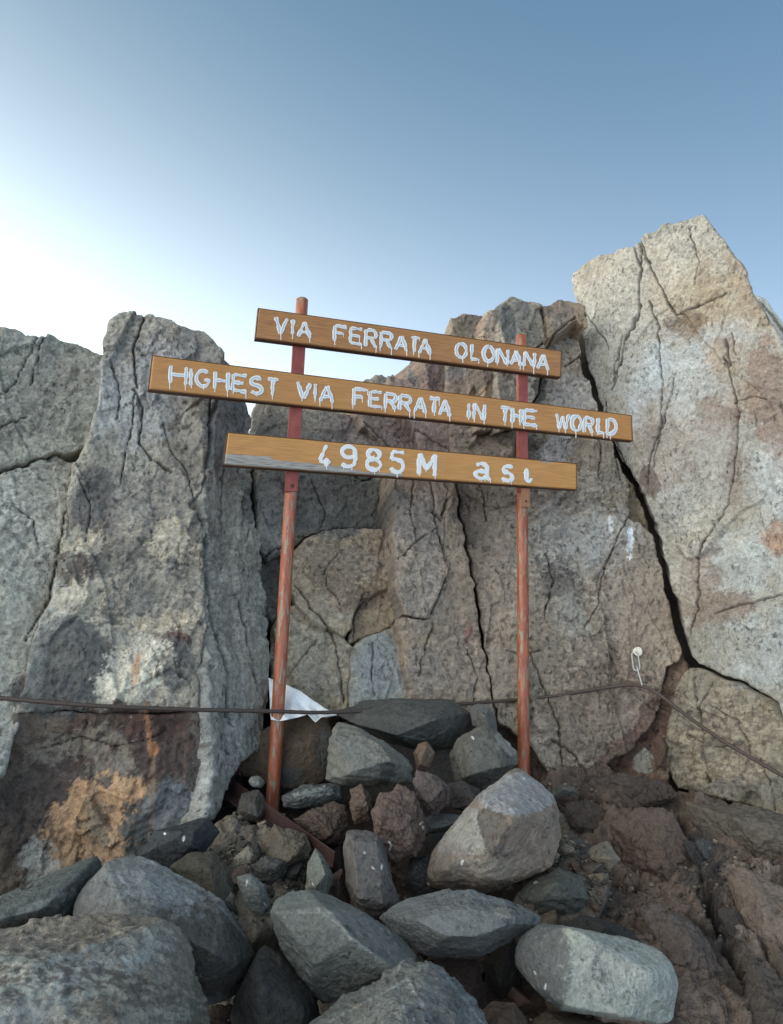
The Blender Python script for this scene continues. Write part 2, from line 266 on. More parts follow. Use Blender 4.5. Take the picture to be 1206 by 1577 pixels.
def flakes(c, px, o, regs, cell=11.):
    q = np.column_stack([px[:, 0]*.85+px[:, 1]*.35, (px[:, 1]-px[:, 0]*.25)*1.7, np.full(len(px), o)])
    n1 = fbm(q, 1/cell, 4, 1.3, .6); n2 = fbm(q, 1/(cell*4), 2, 4.1)
    for cx, cy, rx, ry, li, dk, am in regs:
        d = np.hypot((px[:, 0]-cx)/rx, (px[:, 1]-cy)/ry)+.35*n2; w = sst(1.15, .6, d)*am
        if not (w > 0).any(): continue
        t = sst(-.06, .10, n1+.25*n2)[:, None]; c += ((li*t+dk*(1-t))-c)*w[:, None]
    return n1
def pits(W, o):
    a = noise(W, 42, o); b = noise(W*np.array([1, 1, .55]), 75, o+5); return sst(.30, .55, a)*sst(-.1, .2, noise(W, 6, o+2)), sst(.32, .5, b)

# ------------------------------------------------------------------ slab builder
def slab(parent, name, outl, anch, thick=.35, o=1.0, base=G(135, 133, 126), res=.0050, rnd=.02, rel=(.035, .02, .008), fsc=3.2, cracks=True, mat=None, jag=2.2, pats=None, label=None, lay=0.0, origin=None, pit=.5, ext=None, grow=0):
    A = [P(*a) for a in anch]
    n = np.cross(A[1]-A[0], A[2]-A[0]); n /= np.linalg.norm(n)
    if n@(CAM-A[0]) < 0: n = -n
    e1 = np.cross([0, 0, 1.], n); e1 /= np.linalg.norm(e1); e2 = np.cross(n, e1)
    # ragged outline, jittered in photo pixels so that neighbours keep matching joints
    if grow:
        oa = np.array(outl, float); nx_ = np.roll(oa, -1, 0)-np.roll(oa, 1, 0); nn = np.stack([nx_[:, 1], -nx_[:, 0]], -1); nn /= np.linalg.norm(nn, axis=1)[:, None]
        ar = np.sum(oa[:, 0]*np.roll(oa[:, 1], -1)-np.roll(oa[:, 0], -1)*oa[:, 1]); outl = oa+nn*grow*np.sign(ar)
    pts = []; m = len(outl)
    for k in range(m):
        a = np.array(outl[k], float); b = np.array(outl[(k+1) % m], float); L = np.hypot(*(b-a)); s = max(1, int(L/5))
        for t in range(s): pts.append(a+(b-a)*t/s)
    pts = np.array(pts); q = np.column_stack([pts, np.zeros(len(pts))])
    pts = pts + jag*np.stack([fbm(q, 1/22., 3, 2.2), fbm(q, 1/22., 3, 6.1)], -1)*1.6
    def onplane(x, y):
        d = FWD + np.outer((x-CX)/F, RGT) + np.outer((CY-y)/F, UPV)
        t = ((A[0]-CAM)@n)/(d@n); return CAM+d*t[:, None]
    W0 = onplane(pts[:, 0], pts[:, 1]); O = W0.mean(0)
    poly = np.stack([(W0-O)@e1, (W0-O)@e2], -1)
    lo = poly.min(0)-res; hi = poly.max(0)+res
    nx, ny = (np.ceil((hi-lo)/res).astype(int)+1)
    gx, gy = np.meshgrid(lo[0]+np.arange(nx)*res, lo[1]+np.arange(ny)*res)
    g = np.stack([gx.ravel(), gy.ravel()], -1); ins = inside(g, poly)
    idx = np.arange(nx*ny).reshape(ny, nx)
    quads = np.stack([idx[:-1, :-1], idx[:-1, 1:], idx[1:, 1:], idx[1:, :-1]], -1).reshape(-1, 4)
    quads = quads[ins[quads].any(1)]
    used = np.unique(quads); remap = -np.ones(nx*ny, int); remap[used] = np.arange(len(used)); quads = remap[quads]
    g = g[used]; ins = ins[used]
    d, near = seg_dist(g, poly); d = np.where(ins, d, 0); g[~ins] = near[~ins]
    W = O + g[:, :1]*e1 + g[:, 1:]*e2
    px = proj(W); warp = np.column_stack([px, np.zeros(len(px))])
    h = rel[0]*fbm(W, 2.0, 3, o) ; 
    st = np.array([1, 1, .6]) if lay == 0 else np.array([1, 1, 1.])
    f, ed = facets(W*st, fsc, o, 1.0, .6); h += rel[1]*f
    f2, ed2 = facets(W*st, fsc*3.1, o+3, 1.0, .5); h += rel[1]*.42*f2; f3_, _ = facets(W*st, fsc*8.5, o+6, 1.0, .6); h += rel[1]*.13*f3_
    h += rel[2]*fbm(W, 9, 4, o+2, .55)
    h += rel[2]*.9*(1-2*np.abs(noise(W, 22, o+4)))*.6
    if lay: h += lay*np.abs(((W@np.array([.35, 0, 1.]))*16+1.2*fbm(W, 3, 2, o)) % 1 - .5)
    pa, pb = pits(W, o); h -= pit*(.006*pa+.003*pb)
    cr = np.zeros(len(W))
    if cracks:
        wp = px+2.4*np.stack([fbm(warp, 1/14., 3, 4.), fbm(warp, 1/14., 3, 8.)], -1)
        for (wd, dp, pl) in CRACKS:
            pl = np.array(pl, float); mn = pl.min(0)-14; mx = pl.max(0)+14
            m_ = (wp > mn).all(1) & (wp < mx).all(1)
            if not m_.any(): continue
            dd, _ = seg_dist(wp[m_], pl, False); wv = np.maximum(1.0, wd*.6*(.9+1.5*fbm(warp[m_], 1/22., 2, 5)))
            v = np.exp(-(dd/np.maximum(wv, .4))**2); h[m_] -= dp*v; cr[m_] = np.maximum(cr[m_], v)
            h[m_] -= .03*dp*np.exp(-(dd/(wv*4))**2)
    rr = rnd*(1+.8*noise(W, 7, o+6)); s = np.clip(d/np.maximum(rr, .004), 0, 1)
    h -= rr*(1-np.sqrt(np.maximum(0, 1-(1-s)**2)))
    V = W + n*h[:, None]
    colr = paint(px, base, W, o, PAT if pats is None else pats, (lambda c: flakes(c, px, o, FLAKE)) if pats is None else None)*1.25
    if pats is None:
        n1 = flakes(colr, px, o, []); mk_ = sst(-.25, .35, fbm(W, 2.6, 2, o+12)); colr *= (1+.16*mk_*(sst(-.1, .14, n1)-.5))[:, None]
        V = V+n*(.0026*mk_*sst(-.06, .10, n1))[:, None]
    colr *= (1-.35*pit*pa-.3*pit*pb-.8*cr)[:, None]
    colr *= (1+.10*sst(0, .25, f2)-.06)[:, None]
    # sides: extrude the rim backwards
    E = np.concatenate([quads[:, [0, 1]], quads[:, [1, 2]], quads[:, [2, 3]], quads[:, [3, 0]]])
    key = np.sort(E, 1); key = key[:, 0]*len(V)+key[:, 1]; _, inv, cnt = np.unique(key, return_inverse=True, return_counts=True)
    rim = E[cnt[inv] == 1]; rv = np.unique(rim); rm = -np.ones(len(V), int); rm[rv] = np.arange(len(rv))
    cur = V[rv]; curi = rv; Vs = [V]; Fs = [quads]; cs = [colr]; nb = len(V)
    steps = 5
    cen = V.mean(0)
    for k in range(1, steps+1):
        t = (k/steps)**1.5; ed_ = -n if ext is None else np.array(ext)/np.linalg.norm(ext); nxt = V[rv]+ed_*(thick*t); nxt = nxt+(cen+ed_*(thick*t)-nxt)*(.12*t)
        nxt = nxt + .02*fbm(nxt, 6, 3, o+8)[:, None]*(cen-nxt)/np.linalg.norm(cen-nxt, axis=1)[:, None]
        ni = nb+np.arange(len(rv)); Vs.append(nxt); cs.append(colr[rv]); nb += len(rv)
        a, b = rim[:, 0], rim[:, 1]
        ca = curi[rm[a]]; cb = curi[rm[b]]; na = ni[rm[a]]; nb_ = ni[rm[b]]
        Fs.append(np.stack([cb, ca, na, nb_], -1)); curi = ni
    V = np.concatenate(Vs); colr = np.clip(np.concatenate(cs), .004, .9)
    org = np.array(parent.location) if parent else (O if origin is None else np.array(origin))
    me = mesh_np(name, V-org, [np.concatenate(Fs)], mat or M_CLIFF, True, colr)
    ob = put(name, me, parent, (0, 0, 0) if parent else tuple(org))
    if label: ob['label'] = label
    return ob, V, np.concatenate(Fs)

# ------------------------------------------------------------------ ground
def ground_h(x, y):
    base = np.interp(y, [-60, -1, 0, 1.0, 1.5, 1.9, 2.6, 3.2, 4.5, 8, 60], [-14, -.05, .0, .22, .42, .56, .80, .9, .9, -.6, -16])
    return base + np.interp(x, [-60, -4, -1.2, 0, 1.0, 1.8, 4, 60], [-14, -.4, .0, 0, .02, .1, -.2, -14])*1.0
ax = np.unique(np.concatenate([np.linspace(-2.2, 2.2, 260), np.sign(np.linspace(-1, 1, 61))*np.abs(np.linspace(-1, 1, 61))**2.5*400]))
ay = np.unique(np.concatenate([np.linspace(-.5, 3.6, 240), np.sign(np.linspace(-1, 1, 61))*np.abs(np.linspace(-1, 1, 61))**2.5*400]))
X, Y = np.meshgrid(ax, ay); g3 = np.stack([X.ravel(), Y.ravel(), np.zeros(X.size)], -1)
z = ground_h(g3[:, 0], g3[:, 1]); farf = sst(6, 60, np.hypot(g3[:, 0], g3[:, 1]))
z = z - farf*np.hypot(g3[:, 0], g3[:, 1])*.15 + .05*fbm(g3, 2.5, 5, 1) + .02*fbm(g3, 14, 3, 2)
z += farf*14*fbm(g3, .02, 4, 5)
g3[:, 2] = z
idx = np.arange(X.size).reshape(X.shape)
GQ = np.stack([idx[:-1, :-1], idx[:-1, 1:], idx[1:, 1:], idx[1:, :-1]], -1).reshape(-1, 4)
gc = np.tile(G(70, 60, 54), (len(g3), 1))*(1+.3*fbm(g3, 5, 4, 3))[:, None]
GV = g3
put('ground', mesh_np('ground', g3, GQ, M_EARTH, True, np.clip(gc, .01, .8)), kind='structure')

# ------------------------------------------------------------------ rock faces
GL = [(-430,470),(-380,440),(-300,452),(-210,430),(-90,480),(0,503),(40,516),(70,521),(75,516),(92,519),(110,524),(135,534),(158,545),(163,590),(152,640),(132,692),(85,702),(0,722),(-90,745),(-430,800)]
t_pale = thing('leaning_slab', 'pale grey pitted rock slab at the far left edge, split by one level crack', 'rock face', tuple(P(20, 1300, 2.4)))
slab(t_pale, 'rock_slab', GL, [(0,500,2.76),(150,560,2.90),(20,720,2.64)], .5, 1.1, G(134,136,128), rel=(.04,.02,.008), fsc=2.6, rnd=.007)
slab(t_pale, 'rock_slab', [(-430,804),(-90,749),(0,726),(85,702),(124,712),(114,775),(114,800),(99,860),(88,920),(60,985),(46,1050),(32,1110),(8,1190),(-90,1290),(-430,1420)],
     [(0,726,2.60),(108,716,2.74),(0,1150,2.26)], .5, 1.4, G(148,147,138), rel=(.03,.015,.009), fsc=2.6, rnd=.012, pit=.9)
t_but = thing('rock_buttress', 'tall grey buttress left of the sign with round top, beige patches and orange lichen below', 'rock face', tuple(P(200, 1300, 2.5)))
slab(t_but, 'rock_slab', [(158,545),(163,520),(167,497),(180,487),(205,484),(235,488),(262,495),(285,504),(315,512),(330,530),(347,546),(360,560),(335,600),(322,640),(318,720),(308,800),(316,870),(318,960),(306,1040),(310,1092),(200,1096),(100,1092),(22,1098),(36,1050),(49,985),(78,920),(89,860),(104,800),(103,775),(112,712),(124,690),(143,640),(154,590)],
     [(250,500,2.82),(160,1090,2.36),(310,1000,2.50)], .55, 2.0, G(139,136,126), rel=(.045,.03,.010), fsc=2.8, rnd=.014, pit=.9, res=.0042)
slab(t_but, 'rock_slab', [(20,1104),(100,1098),(200,1102),(312,1098),(314,1180),(318,1240),(310,1285),(240,1325),(170,1350),(60,1395),(-90,1440),(-430,1620),(-430,1300),(-90,1270),(-2,1195)],
     [(40,1100,2.28),(312,1100,2.45),(150,1340,2.38)], .5, 2.6, G(92,84,76), rel=(.05,.035,.012), fsc=3.4, rnd=.016, pit=.5, label='brown undercut lower block under the cable with orange lichen')  # brown base colour also carries the shade of the undercut
slab(t_but, 'rock_slab', [(356,566),(372,590),(384,612),(389,640),(392,700),(397,790),(400,900),(408,990),(411,1060),(406,1130),(398,1155),(365,1175),(345,1235),(338,1262),(312,1276),(318,1235),(316,1180),(314,1098),(312,1040),(322,960),(320,870),(313,800),(322,720),(327,640),(340,600)],
     [(325,700,2.745),(395,700,3.04),(330,1150,2.48)], .5, 3.1, G(130,129,122), rel=(.03,.02,.008), fsc=2.6, rnd=.012, pit=.7, label='smooth grey side column facing the sign')
# middle wall
t_mid = thing('rock_wall', 'jointed brown grey rock wall behind the sign between the two posts', 'rock face', tuple(P(600, 1150, 3.2)))
KW = dict(rel=(.018,.016,.007), fsc=3.6, rnd=.010, pit=.8, grow=2.2)
midd = [
 ([(394,700),(420,690),(600,700),(606,745),(600,800),(585,812),(500,815),(468,826),(450,846),(440,880),(398,880)], [(420,740,3.12),(600,740,3.34),(500,815,3.22)], G(112,112,106)),
 ([(398,725),(432,725),(438,800),(436,850),(415,862),(400,845)], [(400,740,2.98),(432,740,3.02),(415,850,2.98)], G(114,116,114)),
 ([(396,850),(440,872),(448,900),(442,935),(418,960),(400,940)], [(400,860,3.05),(440,870,3.08),(420,950,3.0)], G(80,80,78)),
 ([(453,850),(470,830),(500,818),(545,814),(590,815),(598,840),(606,880),(598,903),(562,918),(546,938),(543,962),(530,975),(485,958),(458,928),(449,895)], [(455,850,3.0),(600,850,3.1),(530,970,2.95)], G(130,120,104)),
 ([(603,905),(612,945),(604,962),(575,972),(535,990),(543,966),(549,940),(565,921)], [(560,930,3.06),(610,910,3.1),(560,980,3.02)], G(124,112,96)),
 ([(418,965),(440,937),(456,932),(484,962),(530,980),(540,998),(537,1040),(534,1092),(500,1110),(440,1104),(419,1062)], [(420,970,2.94),(538,990,2.97),(470,1090,2.86)], G(134,128,112)),
 ([(541,996),(575,976),(606,966),(616,972),(622,1010),(630,1060),(630,1095),(540,1098)], [(545,1000,2.96),(620,1000,3.0),(580,1090,2.88)], G(126,128,124)),
 ([(608,690),(650,700),(692,705),(700,760),(684,790),(680,850),(690,880),(676,915),(660,950),(622,944),(614,915),(611,870),(603,822),(612,800)], [(610,760,3.05),(690,760,3.12),(640,940,2.95)], G(128,120,112)),
 ([(694,720),(706,790),(722,860),(736,950),(740,990),(752,1050),(764,1105),(700,1100),(634,1098),(634,1050),(625,1000),(619,950),(662,954),(680,915),(694,880),(684,850),(688,794)], [(695,760,3.12),(735,950,3.05),(640,1080,2.88)], G(126,116,104)),
 ([(400,640),(446,632),(540,642),(556,660),(598,694),(596,705),(420,690),(394,698)], [(400,650,3.3),(600,690,3.42),(500,700,3.3)], G(106,104,100)),
 ([(544,600),(600,600),(622,640),(640,660),(645,702),(606,692),(560,655)], [(560,600,3.45),(640,660,3.5),(600,690,3.4)], G(112,102,96)),
 ([(600,575),(626,585),(634,558),(655,540),(700,560),(690,640),(694,706),(648,700),(642,660),(626,640)], [(626,590,3.42),(690,600,3.42),(660,700,3.3)], G(110,102,98)),
 ([(655,545),(688,525),(690,600),(684,640),(662,640),(660,590)], [(660,560,3.36),(688,560,3.42),(670,640,3.36)], G(112,98,90)),
 ([(688,545),(698,492),(714,486),(742,488),(744,520),(740,560),(745,610),(730,660),(694,650)], [(694,560,3.34),(740,520,3.4),(720,650,3.3)], G(116,108,98)),
 ([(746,494),(752,482),(768,478),(770,530),(768,600),(770,660),(735,664),(748,610),(744,560)], [(746,500,3.30),(770,500,3.33),(750,650,3.25)], G(138,122,106)),
 ([(770,476),(778,462),(788,459),(805,466),(834,470),(838,505),(842,522),(836,560),(826,600),(800,650),(772,664),(770,600),(772,530)], [(772,480,3.28),(835,480,3.38),(800,640,3.25)], G(126,122,114)),
 ([(836,470),(862,464),(880,467),(900,472),(905,500),(888,490),(862,508),(844,520),(840,500)], [(836,470,3.40),(886,475,3.42),(850,515,3.35)], G(118,106,92)),
 ([(694,655),(735,666),(800,664),(790,700),(720,712),(698,706)], [(694,660,3.3),(800,664,3.3),(740,700,3.25)], G(114,106,96)),
]
for k, (ol, an, bc) in enumerate(midd):
    slab(t_mid, 'rock_block', ol, an, .45, 4.0+k*.73, bc*np.array([1.2, 1.16, 1.08]), **KW)
# back ridge and filling rock behind the joints
t_rid = thing('rock_ridge', 'low distant rock ridge in the gap between left buttress and middle columns', 'rock face', tuple(P(500, 900, 4.2)))
slab(t_rid, 'rock_block', [(375,720),(388,642),(402,626),(430,612),(470,598),(520,586),(560,580),(600,575),(640,577),(700,600),(700,760),(375,760)], [(400,620,4.3),(640,580,4.5),(520,750,4.0)], .8, 5.5, G(118,112,102), res=.012, rel=(.05,.05,.02), fsc=3)
def core(parent, ol, an, o, **k): slab(parent, 'rock_core', ol, an, .9, o, G(72,68,64), res=.02, rel=(.05,.03,.01), cracks=False, pats=[], rnd=.03, jag=1, **k)  # backing rock coloured dark so gaps read as shaded cracks; stops light leaks
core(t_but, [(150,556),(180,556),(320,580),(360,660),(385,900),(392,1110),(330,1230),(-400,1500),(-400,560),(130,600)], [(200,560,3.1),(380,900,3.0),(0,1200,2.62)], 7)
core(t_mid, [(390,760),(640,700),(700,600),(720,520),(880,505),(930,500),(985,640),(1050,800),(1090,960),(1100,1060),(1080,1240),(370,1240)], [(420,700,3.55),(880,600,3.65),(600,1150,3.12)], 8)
# right face left of the great crack
t_rf = thing('cliff', 'broad brown grey rock face right of the sign, left of the long black crack', 'rock face', tuple(P(880, 1230, 3.0)))
slab(t_rf, 'rock_slab', [(842,524),(862,511),(886,490),(890,505),(898,560),(912,605),(930,648),(943,692),(962,735),(970,758),(968,782),(965,801),(984,808),(1003,824),(1014,862),(1030,920),(1043,965),(1050,1005),(1048,1018),(1030,1026),(1022,1065),(1016,1100),(975,1150),(935,1178),(965,1200),(960,1240),(880,1240),(850,1200),(818,1150),(768,1108),(756,1050),(744,990),(740,950),(726,860),(710,790),(698,720),(700,709),(790,704),(802,662),(830,600),(840,560)],
     [(720,700,3.30),(1000,800,3.20),(880,1180,2.93)], .5, 9.0, G(130,122,110), rel=(.03,.025,.009), fsc=2.6, rnd=.010, pit=1.0, res=.0038)
t_rs = thing('tall_slab', 'huge pale pointed slab on the right standing highest against the sky', 'rock face', tuple(P(1120, 1230, 2.9)))
slab(t_rs, 'rock_slab', [(882,432),(886,422),(897,410),(918,394),(936,387),(974,378),(986,371),(1005,358),(1030,344),(1060,336),(1085,329),(1098,347),(1118,374),(1140,404),(1152,430),(1166,460),(1185,495),(1206,525),(1240,600),(1300,690),(1430,800),(1430,1240),(1215,1115),(1185,1072),(1130,1045),(1075,1022),(1062,1010),(1056,980),(1042,930),(1024,870),(1008,810),(992,765),(968,728),(950,688),(936,640),(918,598),(902,545),(894,500),(888,465)],
     [(1000,380,3.38),(1190,1000,2.72),(1060,990,2.98)], .6, 10.2, G(141,138,129), ext=(.25,1,.2), rel=(.03,.016,.008), fsc=2.0, rnd=.012, res=.0038, pit=.6)
slab(t_rs, 'rock_block', [(1045,1042),(1058,1026),(1075,1028),(1130,1052),(1182,1078),(1212,1122),(1300,1165),(1430,1244),(1430,1340),(1206,1262),(1150,1240),(1090,1228),(1045,1214),(1030,1180),(1024,1135),(1034,1080)],
     [(1050,1040,2.93),(1200,1100,2.66),(1100,1220,2.80)], .5, 11.1, G(122,116,100), rel=(.04,.035,.012), fsc=4.0, rnd=.012, pit=.8, label='rugged block below the slanting crack where the cable runs down')
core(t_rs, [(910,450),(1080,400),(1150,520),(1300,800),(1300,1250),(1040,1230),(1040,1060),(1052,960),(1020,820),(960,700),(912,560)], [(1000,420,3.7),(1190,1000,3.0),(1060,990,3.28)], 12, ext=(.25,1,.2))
t_rb = thing('back_slab', 'thin pale slab edge showing behind the tall slab at the right picture edge', 'rock face', tuple(P(1240, 900, 3.6)))
slab(t_rb, 'rock_slab', [(1140,452),(1167,455),(1180,461),(1206,498),(1260,580),(1320,700),(1320,900),(1180,800)], [(1180,470,3.7),(1260,580,3.6),(1200,800,3.5)], .4, 13.0, G(176,176,168), jag=.8, rel=(.02,.01,.004), pats=[(1196,500,3,50,-38,G(60,58,54),.8,.3,6)])
slab(t_rs, 'rock_block', [(1046,1002),(1060,1022),(1066,1036),(1052,1060),(1045,1120),(1046,1170),(1030,1215),(960,1215),(930,1170),(985,1120),(1018,1060),(1030,1020)],
     [(1050,1010,3.10),(960,1200,3.0),(1040,1180,2.98)], .3, 11.9, G(98,80,68), rel=(.03,.03,.01), fsc=4.0, rnd=.02, pit=.4, label='brown inner rock at the bottom of the black crack')
slab(t_rf, 'rock_block', [(955,728),(975,752),(992,785),(1006,832),(984,818),(960,806)], [(960,740,3.34),(1000,820,3.27),(962,800,3.31)], .15, 12.6, G(112,104,84), rel=(.01,.02,.006), fsc=6, rnd=.01, cracks=False, label='olive chip of rock wedged in the long black crack')
# earthy bank below the right wall
bank, BV, BQ = slab(None, 'earth_bank', [(812,1150),(880,1180),(960,1190),(1030,1195),(1120,1225),(1300,1250),(1450,1290),(1450,1900),(1000,1900),(900,1700),(850,1560),(820,1440),(830,1330),(835,1250)],
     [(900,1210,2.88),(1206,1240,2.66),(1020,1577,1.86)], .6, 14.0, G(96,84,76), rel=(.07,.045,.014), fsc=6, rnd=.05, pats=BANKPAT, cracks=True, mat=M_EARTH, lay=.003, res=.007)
bank['kind'] = 'structure'

RP = [(430,1300,40,30,0,G(140,128,106),.8,.9,6),(370,1340,40,40,0,G(96,92,86),.8,.9,6),(420,1370,40,30,0,G(110,98,84),.7,.9,6)]
rub, RV_, RQ = slab(None, 'rubble', [(322,1280),(345,1262),(400,1262),(440,1254),(482,1285),(490,1320),(470,1370),(440,1400),(400,1420),(340,1400),(310,1340)], [(420,1262,2.56),(340,1300,2.3),(440,1400,2.05)], .3, 15.0, G(104,96,84), rel=(.06,.024,.016), fsc=11, rnd=.05, pats=RP, cracks=False, mat=M_EARTH, res=.006)
rub['kind'] = 'structure'
rub2, RV2, RQ2 = slab(None, 'rubble', [(850,1270),(872,1262),(900,1300),(930,1350),(935,1400),(900,1430),(850,1430),(800,1400),(820,1330)], [(860,1280,2.5),(930,1400,2.16),(830,1420,2.05)], .3, 16.0, G(88,82,74), rel=(.05,.022,.014), fsc=11, rnd=.04, pats=[(900,1340,20,50,-20,G(66,70,72),.8,.6,9),(890,1400,26,20,0,G(108,98,84),.7,.9,8)], cracks=False, mat=M_EARTH, res=.006)
rub2['kind'] = 'structure'

# ------------------------------------------------------------------ boulders
_ico = {}
def ico(k):
    if k not in _ico:
        bm = bmesh.new(); bmesh.ops.create_icosphere(bm, subdivisions=k, radius=1)
        _ico[k] = (np.array([v.co[:] for v in bm.verts]), np.array([[v.index for v in f.verts] for f in bm.faces])); bm.free()
    return _ico[k]
def hull_planes(pts):
    bm = bmesh.new()
    for p in pts: bm.verts.new(p)
    bmesh.ops.convex_hull(bm, input=bm.verts[:]); bmesh.ops.recalc_face_normals(bm, faces=bm.faces[:])
    res = []
    for f in bm.faces:
        if f.calc_area() < 1e-7: continue
        n = np.array(f.normal); d = float(n@np.array(f.verts[0].co))
        if d < 0: n, d = -n, -d
        d = max(d, .004)
        if not any(abs(n@m) > .985 and n@m > 0 and abs(d-e) < .012 for m, e in res): res.append((n, d))
    bm.free(); return res
ALLB = []
def boulder(name, label, outl, depth, base, ridge=None, back=.8, front=.6, sub=6, o=1.0, pats=(), sharp=120, rough=.62, cat='rock', group=None, mat=None, strat=0, pit=.4, fl=None):
    rnd = random.Random(int(o*977)); ol = np.array(outl, float); c = (ol.min(0)+ol.max(0))/2
    O = P(c[0], c[1], depth); w = CAM-O; w /= np.linalg.norm(w); u = np.cross([0, 0, 1.], w); u /= np.linalg.norm(u); v = np.cross(w, u)
    def loc(px, py):
        d = FWD+(px-CX)/F*RGT+(CY-py)/F*UPV; t = ((O-CAM)@w)/(d@w); q = CAM+d*t-O; return np.array([q@u, q@v])
    L = np.array([loc(*p) for p in ol]); size = math.sqrt(np.prod(L.max(0)-L.min(0)))
    pts = [(a[0], a[1], rnd.uniform(-.08, .08)*size) for a in L]
    if ridge: pts += [tuple(loc(r[0], r[1]))+(r[2]*1.4,) for r in ridge]
    else:
        for k in range(4):
            a = L[rnd.randrange(len(L))]; s = rnd.uniform(.3, .62); pts.append((a[0]*s, a[1]*s, front*size*rnd.uniform(.6, 1.05)))
    for k, a in enumerate(L):
        if k % 2 == 0: pts.append((a[0]*.72, a[1]*.72, -back*size*rnd.uniform(.45, .7)))
    pl = hull_planes(pts)
    D, Fc = ico(sub); sc = 1.0*np.array([max(L[:, 0].max()-L[:, 0].min(), 1e-3)/2, (L[:, 1].max()-L[:, 1].min())/2, (front+.3)*size/1.2]); D = D*sc; D = D/np.linalg.norm(D, axis=1)[:, None]
    S = np.zeros(len(D)); mx = np.zeros(len(D))
    for n, d in pl: mx = np.maximum(mx, D@n/d)
    for n, d in pl: S += np.maximum(0, D@n/d/mx)**sharp
    r = 1/(mx*S**(1/sharp))
    r *= 1.02
    Lc = D*r[:, None]; W = O+Lc[:, :1]*u+Lc[:, 1:2]*v+Lc[:, 2:]*w; q = W+o*3.1
    f, ed = facets(q, 2.2/size, o, 1, .6); f2, _ = facets(q, 6.5/size, o+2, 1, .5)
    rim0 = 1-S**(-1/sharp); f3_, _ = facets(q, 17/size, o+5, 1, .6); h = size*rough*(.012*fbm(q, 1.6/size, 2, o)+.024*f+.014*f2+.008*f3_-.016*sst(.1, .35, noise(q, 4.2/size, o+8))*sst(.02, .08, rim0)+.010*fbm(q, 7/size, 4, o+3)) + .0028*fbm(q, 45, 3, o+5)*rough
    if strat: h += strat*np.abs(((W@(v*.9+u*.3))*32+1.0*fbm(W, 4, 2, o)) % 1-.5)
    pa, pb = pits(q, o); h -= pit*(.004*pa+.002*pb)
    Wd = O+D@np.stack([u, v, w])*0+((W-O)*(1+h/np.maximum(r, .01))[:, None])
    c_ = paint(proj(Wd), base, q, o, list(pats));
    if fl: flakes(c_, proj(Wd), o, fl, 15.)
    c_ = c_*.86; c_ *= (1-.3*pit*pa-.3*pit*pb)[:, None]
    rim = 1-S**(-1/sharp)
    c_ *= (1+.6*np.clip(rim, 0, .15))[:, None]
    me = mesh_np(name, Wd-O, Fc, mat or M_BOULD, True, np.clip(c_, .004, .85))
    ob = put(name, me, None, tuple(O), label=label, category=cat, group=group)
    ALLB.append((Wd, Fc)); return ob
W_ = G(215, 215, 208)
def sp(*xy): return [(x, y, 1.5+.3*(k % 2), 3.2+1.6*(k % 3 == 1), -35+47*(k % 3), W_, 1., .3, 3) for k, (x, y) in enumerate(xy)]
B = boulder
B('boulder', 'large brown grey boulder with pale flaking crust filling the bottom left corner', [(-110,1445),(0,1437),(60,1440),(150,1415),(205,1410),(252,1420),(284,1446),(296,1500),(318,1577),(330,1680),(-110,1720)], 1.56, G(132,127,118),
  [(215,1440,.12),(262,1520,.12),(60,1500,.2),(150,1620,.26),(-60,1600,.24)], sub=7, o=1.3, rough=1.2, fl=[(60,1500,150,60,G(152,156,150),G(92,88,82),.7),(200,1560,140,60,G(140,136,124),G(92,86,76),.6),(250,1450,40,30,G(160,160,150),G(110,104,94),.6)],
  pats=[(110,1500,120,26,-25,G(152,155,148),.8,1.,9),(60,1560,90,24,-22,G(152,156,150),.8,1.,8),(245,1450,26,22,0,G(170,176,168),.95,.6,8),(215,1475,24,14,-20,G(165,172,166),.9,.8,7),(260,1565,40,14,-20,G(150,156,150),.8,1.,7),(30,1480,60,14,-20,G(96,98,96),.6,.8,9),(200,1540,60,30,-20,G(120,116,104),.6,.8,8)])
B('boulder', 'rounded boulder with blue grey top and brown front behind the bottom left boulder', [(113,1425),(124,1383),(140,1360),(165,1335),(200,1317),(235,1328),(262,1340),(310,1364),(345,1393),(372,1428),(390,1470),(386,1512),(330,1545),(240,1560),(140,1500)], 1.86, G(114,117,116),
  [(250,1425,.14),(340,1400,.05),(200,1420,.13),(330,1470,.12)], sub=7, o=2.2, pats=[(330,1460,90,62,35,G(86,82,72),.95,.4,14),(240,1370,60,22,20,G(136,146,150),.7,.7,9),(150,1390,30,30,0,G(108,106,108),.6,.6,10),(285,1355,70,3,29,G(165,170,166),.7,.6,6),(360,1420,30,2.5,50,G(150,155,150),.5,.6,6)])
B('boulder', 'low dark wedge of rock at the left edge under the orange lichen', [(-90,1420),(0,1404),(60,1384),(98,1350),(125,1325),(150,1318),(158,1345),(120,1400),(105,1437),(0,1452),(-90,1460)], 1.84, G(88,92,90), [(60,1400,.08),(120,1350,.05),(-20,1420,.08)], sub=6, o=3.1, pats=[(60,1395,60,7,-20,G(130,138,134),.7,.8,7)])
B('rock', 'dull brown rock wedged behind the blue grey boulder below the left post', [(262,1335),(290,1314),(330,1311),(358,1338),(374,1378),(378,1412),(345,1412),(300,1375)], 2.06, G(84,80,70), o=4.1)
B('rock', 'smooth dark slate coloured rock with one white chip at the foot of the buttress', [(215,1318),(238,1280),(285,1268),(322,1262),(338,1282),(315,1312),(262,1335)], 2.15, G(62,66,68), o=5.2, pit=.1, rough=.6, pats=[(283,1291,2.5,5,0,W_,1,.2,5),(254,1284,2,1.5,0,W_,1,.2,5)])
